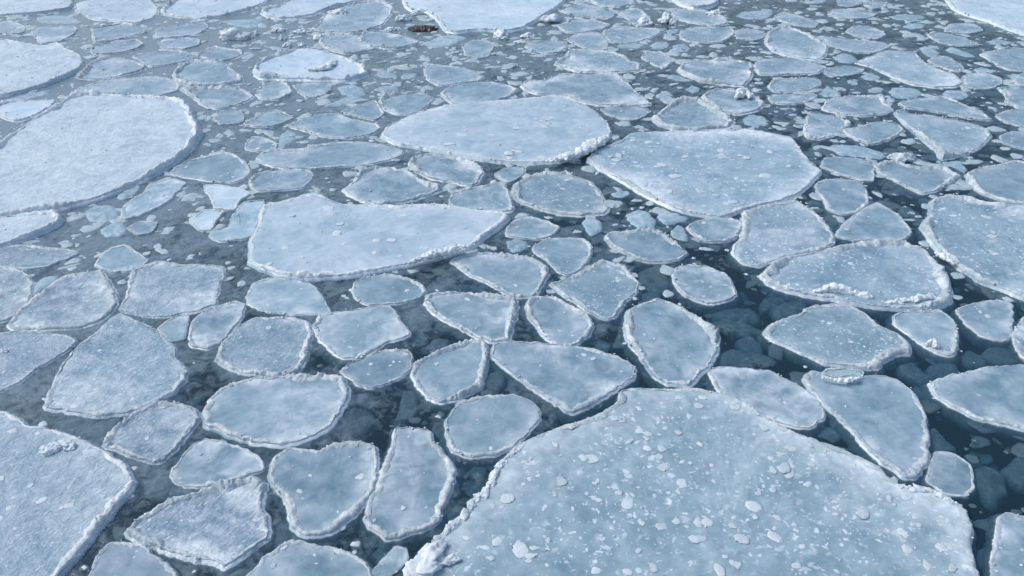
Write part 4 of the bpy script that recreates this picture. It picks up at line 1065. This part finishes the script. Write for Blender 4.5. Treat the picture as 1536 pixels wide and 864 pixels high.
ridge("pear-shaped floe with a white nugget on its near edge", [(1390, 517), (1398, 515), (1406, 521)], .014, .028, .022, 17)
ridge("large smooth floe cut by the right frame edge with pale left rim", [(1402, 378), (1415, 385), (1432, 396)], .02, .018, .04, 18)

# ------------------------------------------------------------------ brash ice in the open water between the floes
rs = np.random.RandomState(5)
cand = np.stack([rs.rand(300000) * 1840 - 150, rs.rand(300000) * 960 - 30], 1)
wc = px_to_world(cand)
keep = rs.rand(len(cand)) < np.clip((wc[:, 1] / 11.0) ** 2.0, 0.11, 1)       # even spread over the water, not over the frame
free = np.ones(len(cand), bool)
for p in OUTLINES:
    lo, hi = p.min(0) - 4, p.max(0) + 4
    s = free & (cand[:, 0] > lo[0]) & (cand[:, 0] < hi[0]) & (cand[:, 1] > lo[1]) & (cand[:, 1] < hi[1])
    ix = np.nonzero(s)[0]
    if len(ix):
        free[ix[inside(p, cand[ix])]] = False
pts = wc[free & keep]
print("open water candidates", len(pts), free.mean())
ns = min(800, len(pts) // 3)
a = pts[:ns]
size = (0.010 + 0.026 * rs.rand(len(a)) ** 1.8) * np.clip(0.55 + a[:, 1] * .06, .6, 1.2)
me = crumbs_mesh(np.column_stack([a, -0.008 * rs.rand(len(a))]), size, rs, "brash_ice", 0.25, ICO2)
br = link("brash_ice", me, MAT_CRUMB, color=(.42, .53, .58))
br["kind"] = "stuff"
br["label"] = "small broken bits of ice afloat in the gaps between floes"
br["category"] = "brash ice"

def plate(r, rs):
    """An uneven broken plate of ice, domed a little, with worn edges."""
    n = 14
    m = rs.randint(5, 9)
    an = np.sort((np.arange(m) + rs.rand(m) * .8) / m * 2 * math.pi)
    ra = r * (0.65 + 0.5 * rs.rand(m))
    poly = np.stack([np.cos(an) * ra, np.sin(an) * ra * (0.55 + .35 * rs.rand())], 1)
    o, _ = closed_spline(poly, n)
    k = rs.rand() * 50
    o = o * (1 + .10 * fbm(o[:, 0] * 3 / r + k, o[:, 1] * 3 / r, np.full(n, k), 2))[:, None]
    t = rs.rand() * 6.28
    o = np.stack([o[:, 0] * math.cos(t) - o[:, 1] * math.sin(t), o[:, 0] * math.sin(t) + o[:, 1] * math.cos(t)], 1)
    th = 0.22 * r
    rows = []
    for sc, z in ((.8, -th), (1.0, -th * .5), (.93, -.12 * th), (.6, 0.0)):
        q = o * sc
        rows.append(np.column_stack([q, z + .05 * r * fbm(q[:, 0] * 4 / r + k, q[:, 1] * 4 / r, np.full(n, k), 3)]))
    v = np.concatenate(rows + [np.array([[0, 0, 0.0], [0, 0, -th]])])
    tl = rs.normal(size=2) * .07
    v[:, 2] += v[:, 0] * tl[0] + v[:, 1] * tl[1]
    q = np.concatenate([ring_faces(n, i * n, (i + 1) * n) for i in range(3)])
    i = np.arange(n)
    j = (i + 1) % n
    f = np.concatenate([np.stack([3 * n + i, 3 * n + j, np.full(n, 4 * n)], 1), np.stack([j, i, np.full(n, 4 * n + 1)], 1)])
    return v, q, f

PLATES = [plate(1.0, rs) for _ in range(60)]
PLATE_MESH = [mesh_from('ice_fragment', *p) for p in PLATES]
b = pts[ns:ns + 2600]
far_ = pts[ns + 2600:]
far_ = far_[far_[:, 1] > 4.5][:4600]
b = np.concatenate([b, far_])
size = (0.025 + 0.105 * rs.rand(len(b)) ** 1.7) * np.clip(.55 + .10 * b[:, 1], .8, 1.5)
dep = -0.006 - 0.085 * rs.rand(len(b)) ** 1.3 * np.clip(1.7 - .14 * b[:, 1], .22, 1.3)
nf = len(far_)
if nf:
    dep[-nf:] = 0.006 - 0.018 * rs.rand(nf)
    size[-nf:] = (0.025 + 0.12 * rs.rand(nf) ** 1.7) * np.clip(.5 + .07 * far_[:, 1], .8, 1.5)
print('far plates', nf, 'of', len(pts))
order = np.argsort(-(size / b[:, 1]) * np.exp(dep * 12))
zc = CP * b[:, 1] + SP * CAM_H
bpx = np.stack([768 + FOC * b[:, 0] / zc, 432 + FOC * (CP * CAM_H - SP * b[:, 1]) / zc], 1)
SHORT = [(lab, p) for lab, p in zip(NAMES, OUTLINES) if len(lab.split()) <= 9 and ' one ' not in lab and 'just' not in lab]
singles, taken = {}, set()
for i in order[:420]:
    x, y = bpx[i]
    if len(singles) >= 130 or not (8 < x < 1528 and 8 < y < 856):
        continue
    near = sorted(((np.hypot(*(p - bpx[i]).T).min(), lab, p) for lab, p in SHORT), key=lambda t: t[0])[:3]
    for dd, lab, p in near:
        lo, hi = p.min(0), p.max(0)
        side = 'left of' if x < lo[0] + 2 else 'right of' if x > hi[0] - 2 else 'behind' if y < (lo[1] + hi[1]) / 2 else 'in front of'
        if dd < 60 and (lab, side) not in taken:
            taken.add((lab, side))
            singles[i] = "murky sunken fragment " + side + " the " + lab
            break
vs, qs, fs, k = [], [], [], 0
for i in range(len(b)):
    pk, an = rs.randint(60), rs.rand() * 6.28
    v, q_, f_ = PLATES[pk]
    if i in singles:
        o = link("ice_fragment", PLATE_MESH[pk], MAT_SUNK, loc=(b[i, 0], b[i, 1], dep[i]), color=(.42, .53, .57))
        o.rotation_euler = (0, 0, an)
        o.scale = (size[i],) * 3
        o["label"] = singles[i]
        o["category"] = "ice fragment"
        o["group"] = "murky fragments sunk between the floes"
        continue
    ca, sa = math.cos(an) * size[i], math.sin(an) * size[i]
    vs.append(np.column_stack([v[:, 0] * ca - v[:, 1] * sa, v[:, 0] * sa + v[:, 1] * ca, v[:, 2] * size[i]]) + np.array([b[i, 0], b[i, 1], dep[i]]))
    qs.append(q_ + k)
    fs.append(f_ + k)
    k += len(v)
me = mesh_from("sunken_brash_ice", np.concatenate(vs), np.concatenate(qs), np.concatenate(fs))
sb = link("sunken_brash_ice", me, MAT_SUNK, color=(.42, .53, .57))
sb["kind"] = "stuff"
sb["label"] = "dim blurred plates of ice sunk in the dark water between floes"
sb["category"] = "brash ice"

# ------------------------------------------------------------------ the ice field going on beyond the frame
rs = np.random.RandomState(77)
placed = np.zeros((0, 3))
for it in range(6000):
    x, y = rs.uniform(-24, 24), rs.uniform(0.2, 46) ** 1.0
    r = rs.uniform(.3, .8) if it < 900 else rs.uniform(.18, .45) if it < 4500 else rs.uniform(.07, .24)
    zc = CP * y + SP * CAM_H
    px_ = 768 + FOC * x / zc
    py_ = 432 + FOC * (CP * CAM_H - SP * y) / zc
    mg = FOC * (r * 1.15 + .02) / zc
    if -mg < px_ < 1536 + mg and -mg * .6 < py_ < 864 + mg:
        continue
    if len(placed) and (np.hypot(placed[:, 0] - x, placed[:, 1] - y) < (placed[:, 2] + r) * 1.0).any():
        continue
    placed = np.concatenate([placed, [[x, y, r]]])
vs, fs, k = [], [], 0
th = np.linspace(0, 2 * math.pi, 18, endpoint=False)
for i, (x, y, r) in enumerate(placed):
    rr = r * (1 + .45 * fbm(np.cos(th) * 1.5 + i * 1.3, np.sin(th) * 1.5, np.full(18, i * .7), 3))
    for sc, z in ((.97, -.05), (1.0, .012), (.96, .038), (.88, .026), (.80, .020), (.4, .018)):
        zz = z + .012 * fbm(np.cos(th) * 9 + i, np.sin(th) * 9, np.full(18, sc * 9), 2) * (z > .01)
        vs.append(np.column_stack([x + rr * sc * np.cos(th), y + rr * sc * np.sin(th), zz]))
    for q in range(5):
        fs.append(ring_faces(18, k + q * 18, k + (q + 1) * 18))
    k += 108
    fs.append(np.array([[k - 18 + a, k - 18 + a + 1, k - 18 + (16 - a), k - 18 + (17 - a)] for a in range(8)]))
me = mesh_from("far_ice_field", np.concatenate(vs), np.concatenate(fs))
ff = link("far_ice_field", me, MAT_ICE, color=(.44, .54, .63))
ff["kind"] = "stuff"
ff["label"] = "field of pancake floes going on beyond the edges of the photo"
ff["category"] = "ice field"
